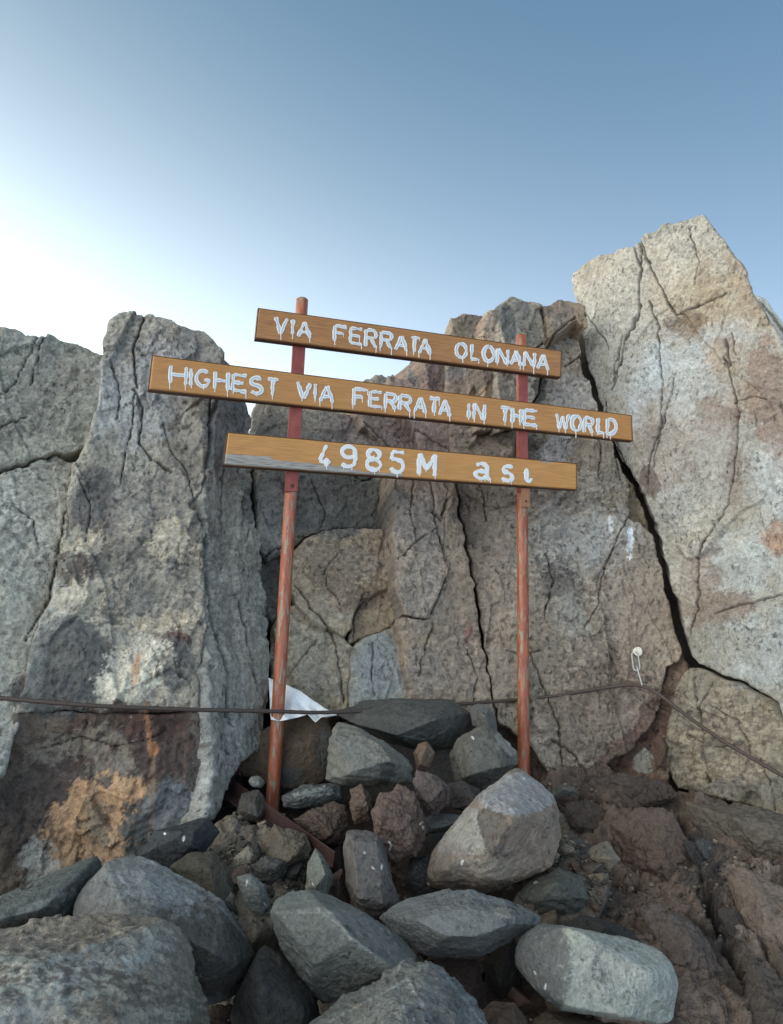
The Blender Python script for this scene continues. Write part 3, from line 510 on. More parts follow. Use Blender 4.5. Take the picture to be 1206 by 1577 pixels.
B('rock', 'dark bluish rock deep in the hollow at the bottom, left of centre', [(350,1560),(382,1495),(402,1452),(430,1462),(462,1508),(496,1548),(500,1620),(380,1660)], 1.80, G(62,62,60), o=6.1, sharp=18, pit=.1)
B('boulder', 'grey green boulder with a thin pale vein along its ridge, bottom centre', [(416,1406),(428,1386),(448,1376),(475,1370),(496,1376),(542,1394),(582,1424),(618,1444),(642,1474),(634,1500),(590,1520),(530,1538),(500,1546),(480,1525),(456,1472),(424,1436)], 1.86, G(108,114,112),
  [(430,1408,.05),(492,1406,.10),(540,1446,.13),(600,1488,.10),(500,1480,.09)], sub=7, o=7.3, pats=[(490,1405,50,2,0,G(142,146,142),.7,1.,6),(550,1450,70,3,40,G(144,148,144),.7,1.,6),(500,1470,50,50,0,G(92,98,94),.6,.5,12),(570,1430,50,18,38,G(122,124,120),.6,.5,9)])
B('boulder', 'grey boulder veined with thin pale lines cut by the bottom picture edge', [(478,1580),(520,1542),(560,1520),(590,1500),(620,1486),(650,1482),(690,1500),(722,1530),(745,1562),(765,1620),(740,1720),(480,1720)], 1.60, G(108,112,110),
  [(600,1540,.10),(660,1500,.06),(700,1560,.08),(600,1640,.2)], sub=7, o=8.2, rough=1.2, pats=[(640,1530,60,1.6,60,G(148,152,150),.85,.8,6),(620,1545,40,1.4,75,G(148,152,150),.8,.8,6),(720,1545,60,1.8,52,G(148,152,150),.8,.6,6),(560,1545,60,2,-28,G(160,170,168),.6,.7,6),(690,1560,30,40,0,G(82,92,94),.6,.8,8),(548,1548,5,6,0,G(150,140,120),.7,.4,5)])
B('rock', 'flat leaf shaped grey rock with a pointed right end, lying right of centre', [(586,1414),(600,1402),(626,1386),(680,1374),(730,1375),(780,1388),(832,1411),(830,1424),(792,1440),(742,1471),(690,1475),(642,1460),(612,1440)], 1.93, G(114,117,116),
  [(640,1415,.07),(720,1400,.07),(700,1440,.09),(780,1412,.06)], sub=7, o=9.5, strat=.004, back=.5, pats=[(775,1405,14,9,30,G(150,146,132),.8,.5,6),(700,1420,60,24,0,G(124,128,128),.5,.7,8)])
B('rock', 'upright oblong grey block speckled white, leaning in the rubble at centre', [(529,1302),(534,1282),(548,1277),(568,1280),(582,1286),(592,1330),(604,1360),(616,1392),(602,1412),(578,1428),(548,1400),(532,1352)], 2.08, G(106,104,102),
  [(545,1300,.05),(580,1300,.04),(590,1390,.05),(552,1380,.06)], sub=6, o=10.4, pats=sp((574,1336),(588,1335),(560,1315)))
B('rock', 'knobbly reddish brown rock with a white drip, below the middle of the sign', [(571,1248),(588,1222),(612,1209),(640,1222),(650,1250),(656,1288),(642,1314),(612,1331),(592,1322),(576,1282)], 2.22, G(98,86,80), sub=6, o=11.7, rough=1.8, pats=sp((600,1298),(601,1305),(648,1268),(652,1275)))
B('rock', 'small egg shaped brown rock standing left of the reddish brown one', [(538,1245),(540,1216),(556,1210),(570,1222),(574,1245),(568,1264),(546,1269)], 2.34, G(98,86,76), o=12.2, rough=1.6, sub=6)
B('rock', 'small reddish rock right above the knobbly brown rock', [(636,1204),(642,1186),(665,1192),(692,1212),(694,1238),(668,1254),(650,1247)], 2.32, G(92,82,78), o=13.4, rough=1.5, sub=6)
B('boulder', 'big pale boulder with flat violet grey top face at the foot of the right post', [(657,1340),(668,1310),(684,1288),(735,1236),(752,1212),(796,1179),(830,1204),(858,1233),(863,1290),(850,1336),(792,1360),(738,1376),(700,1371),(662,1368)], 2.18, G(128,118,106),
  [(745,1236,.12),(790,1263,.15),(845,1258,.07),(760,1300,.15),(700,1330,.10),(760,1350,.10)], sub=7, o=14.3, sharp=34,
  pats=[(800,1222,64,32,-6,G(146,146,146),1.,.10,30),(720,1280,40,46,35,G(146,146,140),.85,.5,9),(762,1282,22,40,-20,G(92,84,76),.95,.3,10),(690,1335,30,34,0,G(112,104,98),.6,.5,10),(750,1340,40,20,-10,G(150,142,126),.7,.8,7),(820,1300,44,34,-10,G(140,122,104),.9,.5,8),(700,1350,20,24,0,G(96,88,84),.6,.5,10)]+sp((807,1199),(712,1328)))
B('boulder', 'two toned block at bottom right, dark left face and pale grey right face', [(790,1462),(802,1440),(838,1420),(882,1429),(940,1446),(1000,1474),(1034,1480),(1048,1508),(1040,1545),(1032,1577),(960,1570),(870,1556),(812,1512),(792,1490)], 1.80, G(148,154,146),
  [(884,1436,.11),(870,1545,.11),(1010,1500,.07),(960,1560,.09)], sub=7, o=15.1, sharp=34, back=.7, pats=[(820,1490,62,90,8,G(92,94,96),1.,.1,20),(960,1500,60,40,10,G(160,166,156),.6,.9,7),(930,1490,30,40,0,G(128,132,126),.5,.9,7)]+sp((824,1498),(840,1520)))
B('rock', 'dark brown stone in the gap under the leaf shaped rock', [(650,1478),(690,1482),(735,1478),(752,1545),(742,1590),(690,1560)], 1.98, G(70,60,54), o=16.2)
B('rock', 'rounded brown stone at the bottom edge left of the two toned block', [(738,1560),(762,1542),(792,1545),(812,1570),(808,1640),(742,1650)], 1.72, G(78,68,60), o=17.1)
B('rock', 'low brown stone beneath the two toned block at the bottom edge', [(822,1570),(842,1556),(880,1562),(960,1578),(980,1600),(960,1660),(830,1660)], 1.80, G(80,72,62), o=17.9)
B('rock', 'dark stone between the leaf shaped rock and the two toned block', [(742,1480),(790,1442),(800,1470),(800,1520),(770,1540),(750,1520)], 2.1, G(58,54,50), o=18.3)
B('rock', 'layered dark grey rock tucked under the pale boulder on its right', [(795,1378),(815,1360),(860,1338),(895,1350),(905,1385),(880,1412),(840,1418),(805,1400)], 2.12, G(86,86,80), o=19.4, strat=.006, sub=6)
B('rock', 'long pale grey block with a slanting top in the middle of the pile', [(503,1200),(508,1140),(520,1114),(545,1118),(562,1126),(600,1150),(632,1180),(634,1206),(600,1208),(520,1206)], 2.48, G(119,117,108),
  [(520,1140,.06),(560,1135,.05),(600,1170,.08),(540,1190,.10)], sub=6, o=20.6, strat=.008, pats=[(595,1190,14,18,20,G(72,74,72),.9,.4,8)])
B('rock', 'big brown block behind the left post under the white sheet', [(358,1172),(370,1148),(395,1130),(430,1106),(470,1100),(505,1106),(514,1132),(508,1190),(500,1206),(440,1214),(380,1200),(362,1186)], 2.735, G(98,84,70), o=21.5, sub=6, sharp=30, back=.4, front=.2,
  pats=[(500,1160,14,40,0,G(90,92,86),.8,.4,10),(445,1195,24,14,0,G(84,88,88),.8,.5,8)])
B('rock', 'flat dark glittering stone right of the left post foot', [(432,1226),(466,1209),(523,1206),(525,1230),(500,1240),(462,1246),(436,1242)], 2.44, G(82,86,86), o=22.3, rough=1.6, pats=[(480,1222,30,7,-8,G(150,155,150),.7,1.,5)])
B('rock', 'angular brown rock against the lower end of the angle iron', [(452,1262),(478,1246),(512,1238),(532,1240),(536,1270),(532,1302),(505,1305),(470,1290)], 2.38, G(92,80,72), o=23.7, rough=1.5, sub=6)
B('rock', 'wide dark slab lying along the foot of the middle wall', [(512,1098),(560,1080),(620,1076),(692,1078),(724,1098),(720,1132),(700,1152),(650,1158),(606,1144),(560,1122)], 2.74, G(82,82,78), o=24.1, sub=6, back=.4)
B('rock', 'small tan knob of rock between the dark slab and the grey rock', [(637,1160),(645,1145),(658,1142),(670,1160),(662,1182),(642,1187)], 2.52, G(118,102,86), o=25.2)
B('rock', 'squat grey angular rock left of the right post foot', [(692,1162),(704,1140),(726,1126),(746,1114),(765,1124),(796,1158),(797,1176),(765,1200),(735,1214),(700,1204)], 2.56, G(98,97,91),
  [(722,1150,.06),(768,1150,.04),(770,1180,.07),(730,1190,.08)], sub=6, o=26.6, pats=[(780,1146,24,10,45,G(142,142,136),.9,.3,8)]+sp((728,1136)))
B('rock', 'narrow grey stone standing above the squat angular rock', [(724,1090),(735,1084),(752,1086),(764,1108),(766,1140),(742,1126),(728,1118)], 2.68, G(96,94,90), o=27.3)
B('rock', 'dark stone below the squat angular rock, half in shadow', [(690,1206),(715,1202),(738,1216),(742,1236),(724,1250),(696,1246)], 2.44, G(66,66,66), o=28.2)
B('rock', 'thin bluish stone beneath the small reddish rock', [(650,1262),(672,1252),(704,1254),(716,1268),(690,1280),(656,1284)], 2.36, G(108,112,114), o=29.1, pit=.1, rough=.6)
B('rock', 'slim pale pointed stone left of the upright oblong block', [(470,1368),(474,1330),(486,1306),(500,1322),(514,1350),(504,1378),(484,1384)], 2.06, G(118,122,116), o=30.1, pats=sp((482,1362)))
B('rock', 'small brown stone squeezed between the pale pointed stone and the oblong block', [(498,1380),(506,1352),(526,1338),(536,1370),(540,1396),(516,1396)], 2.14, G(86,72,66), o=31.4)
B('rock', 'white speckled blue grey stone in the rubble right of the blue grey boulder', [(364,1352),(384,1344),(408,1362),(416,1392),(402,1412),(376,1400)], 2.04, G(124,126,122), o=32.4, pats=sp((408,1392),(380,1360)))
B('rock', 'small smooth pale grey pebble on the angle iron left of the left post', [(381,1204),(386,1194),(400,1194),(410,1204),(404,1214),(388,1213)], 2.50, G(122,124,118), o=33.4, pit=.05, rough=.3, sharp=8, sub=5, cat='pebble')
B('rock', 'small flat grey stone on the bank just right of the right post foot', [(848,1214),(866,1208),(884,1212),(890,1222),(870,1229),(850,1226)], 2.72, G(104,108,104), o=34.4, back=.4)
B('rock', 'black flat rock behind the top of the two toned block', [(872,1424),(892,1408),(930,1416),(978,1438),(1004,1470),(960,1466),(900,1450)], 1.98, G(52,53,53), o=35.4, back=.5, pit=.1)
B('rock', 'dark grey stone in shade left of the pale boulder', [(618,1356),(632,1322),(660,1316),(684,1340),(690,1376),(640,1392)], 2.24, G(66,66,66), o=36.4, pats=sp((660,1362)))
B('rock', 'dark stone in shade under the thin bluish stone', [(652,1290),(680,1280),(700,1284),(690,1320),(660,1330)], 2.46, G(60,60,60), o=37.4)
B('rock', 'brown grey stone at the buttress foot beneath the angle iron', [(364,1250),(372,1222),(398,1216),(414,1240),(404,1268),(376,1272)], 2.46, G(76,74,70), o=38.4)
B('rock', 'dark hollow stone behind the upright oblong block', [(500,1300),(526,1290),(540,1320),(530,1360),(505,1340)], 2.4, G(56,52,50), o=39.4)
B('rock', 'grey brown boulder half buried in the pile under the flat glittering stone', [(400,1290),(425,1275),(470,1282),(478,1320),(440,1345),(404,1330)], 2.24, G(104,98,86), o=40.4, rough=1.8, sub=6)
B('rock', 'squat grey stone in the rubble below the left post', [(384,1332),(410,1318),(440,1326),(438,1350),(410,1362),(388,1350)], 2.14, G(88,88,84), o=41.4, rough=1.4)
B('rock', 'small squarish stone under the slanting crack at the wall foot', [(1005,1140),(1018,1130),(1030,1150),(1026,1180),(1010,1186)], 2.86, G(88,72,62), o=42.4)

def bankdepth(px, py):
    A = [P(900,1210,2.88), P(1206,1240,2.66), P(1020,1577,1.86)]; n = np.cross(A[1]-A[0], A[2]-A[0]); d = FWD+(px-CX)/F*RGT+(CY-py)/F*UPV; return (d*(((A[0]-CAM)@n)/(d@n)))[1]
for lb, ol_, o_, bc_, up_ in [
    ('broad grey brown block directly below the rugged wall block at the right edge', [(1058,1238),(1120,1240),(1206,1256),(1290,1275),(1280,1350),(1206,1372),(1150,1360),(1095,1310)], 51.2, G(112,104,92), .04),
    ('rough pale brown block beside the dark crevice near the right picture edge', [(1118,1352),(1145,1335),(1200,1376),(1260,1400),(1280,1500),(1240,1540),(1190,1510),(1150,1450)], 52.3, G(120,108,96), .04),
    ('dark brown block in the bottom right corner', [(1152,1470),(1195,1520),(1250,1550),(1260,1680),(1180,1690),(1130,1600)], 53.1, G(92,82,72), .03),
    ('brown block between the pale boulder slope and the dark crevice', [(940,1268),(980,1240),(1035,1246),(1062,1300),(1078,1370),(1050,1398),(1000,1376),(955,1335)], 54.2, G(106,90,78), .03),
    ('smooth brown slab of rock lying behind the two toned block', [(985,1400),(1020,1392),(1075,1430),(1120,1510),(1125,1600),(1070,1600),(1052,1500),(1000,1450)], 55.4, G(112,96,84), .02),
    ('flat brown ledge at the foot of the rock face below the bolt hanger', [(905,1205),(960,1192),(1020,1200),(1045,1226),(1000,1250),(930,1246)], 56.3, G(92,80,70), .02),
    ('lumpy brown stone just right of the small flat grey stone', [(868,1236),(905,1232),(940,1252),(946,1290),(905,1300),(876,1275)], 57.1, G(88,76,66), .02),
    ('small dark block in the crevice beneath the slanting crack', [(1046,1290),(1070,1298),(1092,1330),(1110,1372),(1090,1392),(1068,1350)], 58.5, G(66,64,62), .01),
    ('grey cobble caught in the dark crevice on the right', [(1062,1300),(1085,1290),(1104,1306),(1102,1336),(1080,1344),(1064,1326)], 59.5, G(84,84,82), .05),
    ('brown stone in the crevice at lower right, above the corner block', [(1104,1400),(1130,1396),(1152,1430),(1160,1468),(1136,1476),(1112,1440)], 60.5, G(78,70,64), .03)]:
    ola = np.array(ol_, float); cc_ = (ola.min(0)+ola.max(0))/2
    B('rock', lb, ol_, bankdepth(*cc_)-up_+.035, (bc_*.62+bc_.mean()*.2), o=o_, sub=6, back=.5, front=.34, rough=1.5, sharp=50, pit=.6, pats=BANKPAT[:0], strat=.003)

# ------------------------------------------------------------------ loose stones and gravel, dropped on to the surfaces
allV = [GV, BV, RV_, RV2]; allF = []; off = 0
tri = lambda q: np.concatenate([q[:, [0, 1, 2]], q[:, [0, 2, 3]]]) if q.shape[1] == 4 else q
for Vv, Ff in [(GV, GQ), (BV, BQ), (RV_, RQ), (RV2, RQ2)]:
    allF.append(tri(np.asarray(Ff))+off); off += len(Vv)
bvh = BVHTree.FromPolygons(np.concatenate(allV).tolist(), np.concatenate(allF).tolist())
bases = []
for k in range(10):
    rr = random.Random(k+5); bm = bmesh.new()
    for j in range(11): bm.verts.new(Vector((rr.gauss(0, 1), rr.gauss(0, 1), rr.gauss(0, .8))).normalized()*rr.uniform(.7, 1))
    bmesh.ops.convex_hull(bm, input=bm.verts[:])
    for v in [v for v in bm.verts if not v.link_faces]: bm.verts.remove(v)
    bmesh.ops.triangulate(bm, faces=bm.faces[:]); bm.verts.index_update()
    bases.append((np.array([v.co[:] for v in bm.verts]), np.array([[v.index for v in f.verts] for f in bm.faces]))); bm.free()
def rot(rr):
    q = np.array([rr.gauss(0, 1) for _ in range(4)]); q /= np.linalg.norm(q); a, b, c, d = q
    return np.array([[1-2*(c*c+d*d), 2*(b*c-a*d), 2*(b*d+a*c)], [2*(b*c+a*d), 1-2*(b*b+d*d), 2*(c*d-a*b)], [2*(b*d-a*c), 2*(c*d+a*b), 1-2*(b*b+c*c)]])
def drop(rr, px, py, dep, sig, zmax=1.4):
    p = P(px, py, dep); x = p[0]+rr.gauss(0, sig); y = p[1]+rr.gauss(0, sig)
    h = bvh.ray_cast(Vector((x, y, zmax)), Vector((0, 0, -1)))
    return None if h[0] is None else np.array(h[0])
rr = random.Random(4)
pal = [G(104,96,84), G(88,82,76), G(70,62,56), G(118,112,100), G(60,60,58), G(92,76,66), G(134,128,114)]
def gravel(name, zones, n, smin, smax):
    Vs = []; Fs = []; Cs = []; off = 0
    for k in range(n):
        zx = rr.choice(zones); p = drop(rr, rr.uniform(zx[0], zx[2]), rr.uniform(zx[1], zx[3]), zx[4], zx[5])
        if p is None: continue
        s = smin+(smax-smin)*rr.random()**3; bv, bf = rr.choice(bases); R = rot(rr)
        v = ((bv*s)@R.T)*np.array([1, 1, .65])+p+np.array([0, 0, s*.15]); Vs.append(v); Fs.append(bf+off); off += len(v); Cs.append(np.tile(rr.choice(pal)*rr.uniform(.7, 1.2), (len(v), 1)))
    put(name, mesh_np(name, np.concatenate(Vs), np.concatenate(Fs), M_BOULD, False, np.concatenate(Cs)), kind='stuff')
gravel('gravel', [(330,1270,480,1400,2.2,.05),(330,1270,480,1400,2.2,.05),(850,1270,960,1430,2.2,.06),(860,1200,1206,1577,2.3,.15),(380,1150,700,1380,2.4,.1),(820,1180,900,1260,2.8,.05),(200,1300,900,1577,2.0,.15)], 5200, .002, .013)
zones = [('loose angular stones in the rubble below the left post', 'stones below the left post', (335,1275,470,1400,2.2,.04), 60, .010, .034),
         ('loose stone fragments on the slope right of the pale boulder', 'stones right of the pale boulder', (860,1280,940,1430,2.2,.04), 50, .010, .032),
         ('small stones scattered on the brown bank at lower right', 'stones on the brown bank', (900,1230,1206,1560,2.3,.1), 34, .008, .022),
         ('fist sized angular stones filling the hollows of the rock pile', 'stones filling the hollows', (360,1180,860,1560,2.2,.12), 44, .035, .075),
         ('small stones lodged in the gaps of the rock pile under the sign', 'stones in the rock pile', (380,1120,800,1400,2.45,.08), 46, .014, .036)]
sm = {}
for k, (bv, bf) in enumerate(bases):
    bm = bmesh.new(); vs_ = [bm.verts.new(v) for v in bv]; [bm.faces.new([vs_[i] for i in f]) for f in bf]
    bmesh.ops.bevel(bm, geom=bm.edges[:], offset=.06, segments=1, affect='EDGES')
    bmesh.ops.triangulate(bm, faces=bm.faces[:]); bmesh.ops.subdivide_edges(bm, edges=bm.edges[:], cuts=1, use_grid_fill=True)
    bm.verts.index_update(); V = np.array([v.co[:] for v in bm.verts]); V = V*(1+.10*fbm(V, 1.7, 3, k))[:, None]
    Fq = np.array([[v.index for v in f.verts] for f in bm.faces if len(f.verts) == 3]); bm.free()
    for j, c_ in enumerate(pal):
        if (k+j) % 2 == 0: sm.setdefault(k, []).append(mesh_np('stone', V, Fq, M_BOULD, False, np.clip(np.tile(c_, (len(V), 1))*(1+.15*fbm(V, 2, 3, j))[:, None], .01, .8)))
for lb, gp, zx, n, s0, s1 in zones:
    for k in range(n):
        p = drop(rr, rr.uniform(zx[0], zx[2]), rr.uniform(zx[1], zx[3]), zx[4], zx[5])
        if p is None: continue
        s = s0+(s1-s0)*rr.random()**1.6
        ob = put('stone', rr.choice(sm[rr.randrange(10)]), None, tuple(p+np.array([0, 0, s*.35])), label=lb, category='stone', group=gp)
        ob.scale = (s, s*rr.uniform(.7, 1), s*rr.uniform(.5, .9)); ob.rotation_euler = (rr.uniform(-.5, .5), rr.uniform(-.5, .5), rr.uniform(0, 6))

# ------------------------------------------------------------------ the sign
def paint_mat(name, c1, c2, rough=.45, streak=(6, 6, 6), bump=.3, rust=None, scl=8, thr=(.55, .62), metal=0):
    m = bpy.data.materials.new(name); m.use_nodes = True; t = m.node_tree; b = t.nodes['Principled BSDF']
    tcx = N(t, 'ShaderNodeTexCoord'); mp = N(t, 'ShaderNodeMapping'); mp.inputs['Scale'].default_value = streak; t.links.new(tcx.outputs['Object'], mp.inputs[0])
    n1 = N(t, 'ShaderNodeTexNoise'); n1.inputs['Scale'].default_value = scl; n1.inputs['Detail'].default_value = 7; n1.inputs['Roughness'].default_value = .62; t.links.new(mp.outputs[0], n1.inputs['Vector'])
    r = N(t, 'ShaderNodeValToRGB'); r.color_ramp.elements[0].position = .35; r.color_ramp.elements[1].position = .68
    r.color_ramp.elements[0].color = (*c1, 1); r.color_ramp.elements[1].color = (*c2, 1); t.links.new(n1.outputs['Fac'], r.inputs[0]); out = r.outputs[0]
    if rust is not None:
        n2 = N(t, 'ShaderNodeTexNoise'); n2.inputs['Scale'].default_value = scl*1.3; n2.inputs['Detail'].default_value = 8; n2.inputs['Roughness'].default_value = .7; t.links.new(mp.outputs[0], n2.inputs['Vector'])
        k = N(t, 'ShaderNodeMapRange'); k.inputs[1].default_value = thr[0]; k.inputs[2].default_value = thr[1]; t.links.new(n2.outputs['Fac'], k.inputs[0])
        mx = N(t, 'ShaderNodeMix', data_type='RGBA'); t.links.new(k.outputs[0], mx.inputs[0]); t.links.new(out, mx.inputs[6]); mx.inputs[7].default_value = (*rust, 1); out = mx.outputs[2]
    t.links.new(out, b.inputs['Base Color']); b.inputs['Roughness'].default_value = rough; b.inputs['Metallic'].default_value = metal
    bp = N(t, 'ShaderNodeBump'); bp.inputs['Strength'].default_value = bump; bp.inputs['Distance'].default_value = .001; t.links.new(n1.outputs['Fac'], bp.inputs['Height']); t.links.new(bp.outputs[0], b.inputs['Normal'])
    return m
M_POST = paint_mat('red_oxide_paint', G(124,64,42), G(166,98,66), .42, (30, 30, 5), .4, G(132,128,108), 2.4, (.545, .57))
M_POSTU = paint_mat('red_paint', G(120,54,44), G(146,74,60), .5, (20, 20, 8), .3, G(92,48,40), 3, (.6, .7))
M_IRON = paint_mat('dark_brown_iron', G(48,34,32), G(66,46,42), .6, (8, 30, 30), .5, G(44,30,28), 3)
M_EDGE = paint_mat('board_edge_paint', G(78,52,30), G(104,70,38), .6, (4, 30, 30), .5)
M_CABLE = paint_mat('weathered_cable', G(56,46,42), G(84,72,64), .6, (60, 60, 60), .6, None, 6)
M_STEEL = paint_mat('galvanised_steel', G(150,160,160), G(190,198,196), .4, (30, 30, 30), .3, None, 6, metal=.6)
M_SHEET = paint_mat('white_sheet', G(212,218,222), G(232,236,238), .6, (6, 6, 6), .3)
def plank_mat(name, c1, c2, grain):
    m = bpy.data.materials.new(name); m.use_nodes = True; t = m.node_tree; b = t.nodes['Principled BSDF']
    tcx = N(t, 'ShaderNodeTexCoord')
    def nz(st, s, d, rg=.6):
        mp = N(t, 'ShaderNodeMapping'); mp.inputs['Scale'].default_value = st; t.links.new(tcx.outputs['Object'], mp.inputs[0])
        n = N(t, 'ShaderNodeTexNoise'); n.inputs['Scale'].default_value = s; n.inputs['Detail'].default_value = d; n.inputs['Roughness'].default_value = rg; t.links.new(mp.outputs[0], n.inputs['Vector']); return n.outputs['Fac']
    g1 = nz((2.2, 40, 40), 5, 7, .65); g2 = nz((3, 9, 9), 2, 4); g3 = nz((6, 160, 160), 3, 3)
    r = N(t, 'ShaderNodeValToRGB'); r.color_ramp.elements[0].position = .36; r.color_ramp.elements[1].position = .62
    r.color_ramp.elements[0].color = (*c1, 1); r.color_ramp.elements[1].color = (*c2, 1); t.links.new(g1, r.inputs[0])
    k = math_(t, 'MULTIPLY_ADD', g2, .35, .82); sc_ = N(t, 'ShaderNodeVectorMath', operation='SCALE'); t.links.new(r.outputs[0], sc_.inputs[0]); t.links.new(k, sc_.inputs['Scale'])
    # bare grey wood where the paint has flaked off (vertex attribute drives it)
    at = N(t, 'ShaderNodeAttribute', attribute_name='peel'); e = math_(t, 'ADD', at.outputs['Fac'], math_(t, 'MULTIPLY', math_(t, 'SUBTRACT', g1, .5), .9))
    mk = N(t, 'ShaderNodeMapRange'); mk.inputs[1].default_value = .48; mk.inputs[2].default_value = .53; t.links.new(e, mk.inputs[0])
    wr = N(t, 'ShaderNodeValToRGB'); wr.color_ramp.elements[0].position = .36; wr.color_ramp.elements[1].position = .56
    wr.color_ramp.elements[0].color = (*G(98,94,88), 1); wr.color_ramp.elements[1].color = (*G(158,153,145), 1); t.links.new(g3, wr.inputs[0])
    mx = N(t, 'ShaderNodeMix', data_type='RGBA'); t.links.new(mk.outputs[0], mx.inputs[0]); t.links.new(sc_.outputs[0], mx.inputs[6]); t.links.new(wr.outputs[0], mx.inputs[7])
    t.links.new(mx.outputs[2], b.inputs['Base Color']); b.inputs['Roughness'].default_value = .55
    hh = math_(t, 'ADD', math_(t, 'MULTIPLY', g1, grain), math_(t, 'MULTIPLY', mk.outputs[0], -.8))
    bp = N(t, 'ShaderNodeBump'); bp.inputs['Strength'].default_value = .6; bp.inputs['Distance'].default_value = .0012; t.links.new(hh, bp.inputs['Height']); t.links.new(bp.outputs[0], b.inputs['Normal'])
    return m
def letter_mat():
    m = bpy.data.materials.new('dripping_white_paint'); m.use_nodes = True; t = m.node_tree; b = t.nodes['Principled BSDF']
    at = N(t, 'ShaderNodeAttribute', attribute_name='tint'); t.links.new(at.outputs['Color'], b.inputs['Base Color']); b.inputs['Roughness'].default_value = .4
    return m
M_LET = letter_mat()

SK = .33; SY0 = 2.6+.3676*SK                         # the sign's plane: y = SY0 + SK*x
SN = np.array([SK, -1, 0])/math.hypot(SK, 1)
def SP(px, py, off=0.0):                             # off > 0: towards the viewer
    d = FWD+(px-CX)/F*RGT+(CY-py)/F*UPV; t = (SN@np.array([0, SY0, 0])+off-SN@CAM)/(SN@d); return CAM+d*t
sign = thing('sign', 'three ochre wooden boards with dripping white lettering on two rusty red posts', 'sign', tuple((SP(420,1258,-.03)+SP(806,1186,-.03))/2))
SO = np.array(sign.location)
def tube(name, pts, r, mat, parent=None, seg=20, org=None, cap=True, twist=None, **kw):
    pts = np.array(pts, float); n = len(pts); T = np.gradient(pts, axis=0); T /= np.linalg.norm(T, axis=1)[:, None]
    ref = np.array([0, 1., 0]) if abs(T[0][1]) < .9 else np.array([0, 0, 1.]); V = []
    for k in range(n):
        a = np.cross(T[k], ref); a /= np.linalg.norm(a); b = np.cross(T[k], a); rk = r[k] if hasattr(r, '__len__') else r
        for j in range(seg):
            th = 2*math.pi*j/seg; rj = rk if twist is None else rk*(1+.13*math.cos(6*th+twist*k)); V.append(pts[k]+rj*(math.cos(th)*a+math.sin(th)*b))
    V = np.array(V); i = np.arange(n-1)[:, None]*seg; j = np.arange(seg)[None]; j2 = (j+1) % seg
    Q = np.stack([i+j, i+j2, i+seg+j2, i+seg+j], -1).reshape(-1, 4); Fs = [Q]
    if cap:
        V = np.concatenate([V, pts[:1], pts[-1:]]); c0, c1 = n*seg, n*seg+1; jj = np.arange(seg); 
        Fs.append(np.concatenate([np.stack([np.full(seg, c0), (jj+1) % seg, jj], -1), np.stack([np.full(seg, c1), (n-1)*seg+jj, (n-1)*seg+(jj+1) % seg], -1)]))
    og = np.array(org) if org is not None else np.zeros(3)
    me = mesh_np(name, V-og, Fs, mat, True)
    me.shade_smooth()
    return put(name, me, parent, (0, 0, 0) if parent else tuple(og), **kw)
def prism(name, A, ext, mat, parent, org, bev=.0015):
    """solid between a front quad (TL,TR,BR,BL) and the same quad moved by ext"""
    bm = bmesh.new(); f = [bm.verts.new(a-org) for a in A]; b = [bm.verts.new(a+ext-org) for a in A]
    bm.faces.new(f); bm.faces.new(b[::-1])
    for k in range(4): bm.faces.new([f[k], b[k], b[(k+1) % 4], f[(k+1) % 4]])
    bmesh.ops.recalc_face_normals(bm, faces=bm.faces[:])
    bmesh.ops.bevel(bm, geom=bm.edges[:], offset=bev, segments=2, affect='EDGES')
    me = bpy.data.meshes.new(name); bm.to_mesh(me); bm.free(); me.materials.append(mat); return put(name, me, parent)
POSTR = .023
def post_line(p0, p1, off, n=24):
    a = SP(*p0, off); b = SP(*p1, off); return [a+(b-a)*t for t in np.linspace(0, 1, n)]
pl = post_line((416,1300), (465.5,462), -.052)
lp = tube('post', pl+[pl[-1]+np.array([0, 0, .006])], [POSTR]*24+[POSTR*.7], M_POST, sign, 24, SO, label='left post, rusty red pipe with a rounded top')
pr = post_line((807,1230), (803,518), -.052)
rp = tube('post', pr+[pr[-1]+np.array([0, 0, .004])], [POSTR]*24+[POSTR*.8], M_POST, sign, 24, SO, label='right post, red pipe scraped to grey in the middle')
# flat bars that carry the boards
def bar(p0, p1, w, off, th, mat, name='mounting_bar'):
    (x0, y0), (x1, y1) = p0, p1
    A = [SP(x0-w, y0, off), SP(x0+w, y0, off), SP(x1+w, y1, off), SP(x1-w, y1, off)]
    return prism(name, A, -SN*th, mat, sign, SO)
bar((463.5,490), (449.5,757), 9.2, -.024, .006, M_POSTU)
bar((455,493), (441.2,757), 1.5, -.0235, .022, M_POSTU, 'bar_flange')
bar((806.5,540), (807.3,757), 6.5, -.024, .006, M_POSTU)
M_TAB = paint_mat('ochre_bracket', G(132,92,58), G(156,112,72), .5, (20, 20, 20), .4)
bar((809.5,752), (809.5,781), 6.8, -.018, .006, M_TAB, 'bracket')
bar((800.2,540), (801,757), 1.4, -.0235, .022, M_POSTU, 'bar_flange')
def bolt(px, py, off, r=.006, parent=sign):
    a = SP(px, py, off); return tube('bolt', [a, a+SN*.003, a+SN*.0045], [r, r, r*.6], M_IRON, parent, 12, SO)
bolt(450, 748, -.024); bolt(810, 772, -.018, .0042)
bolt(466, 488, -.022, .003)

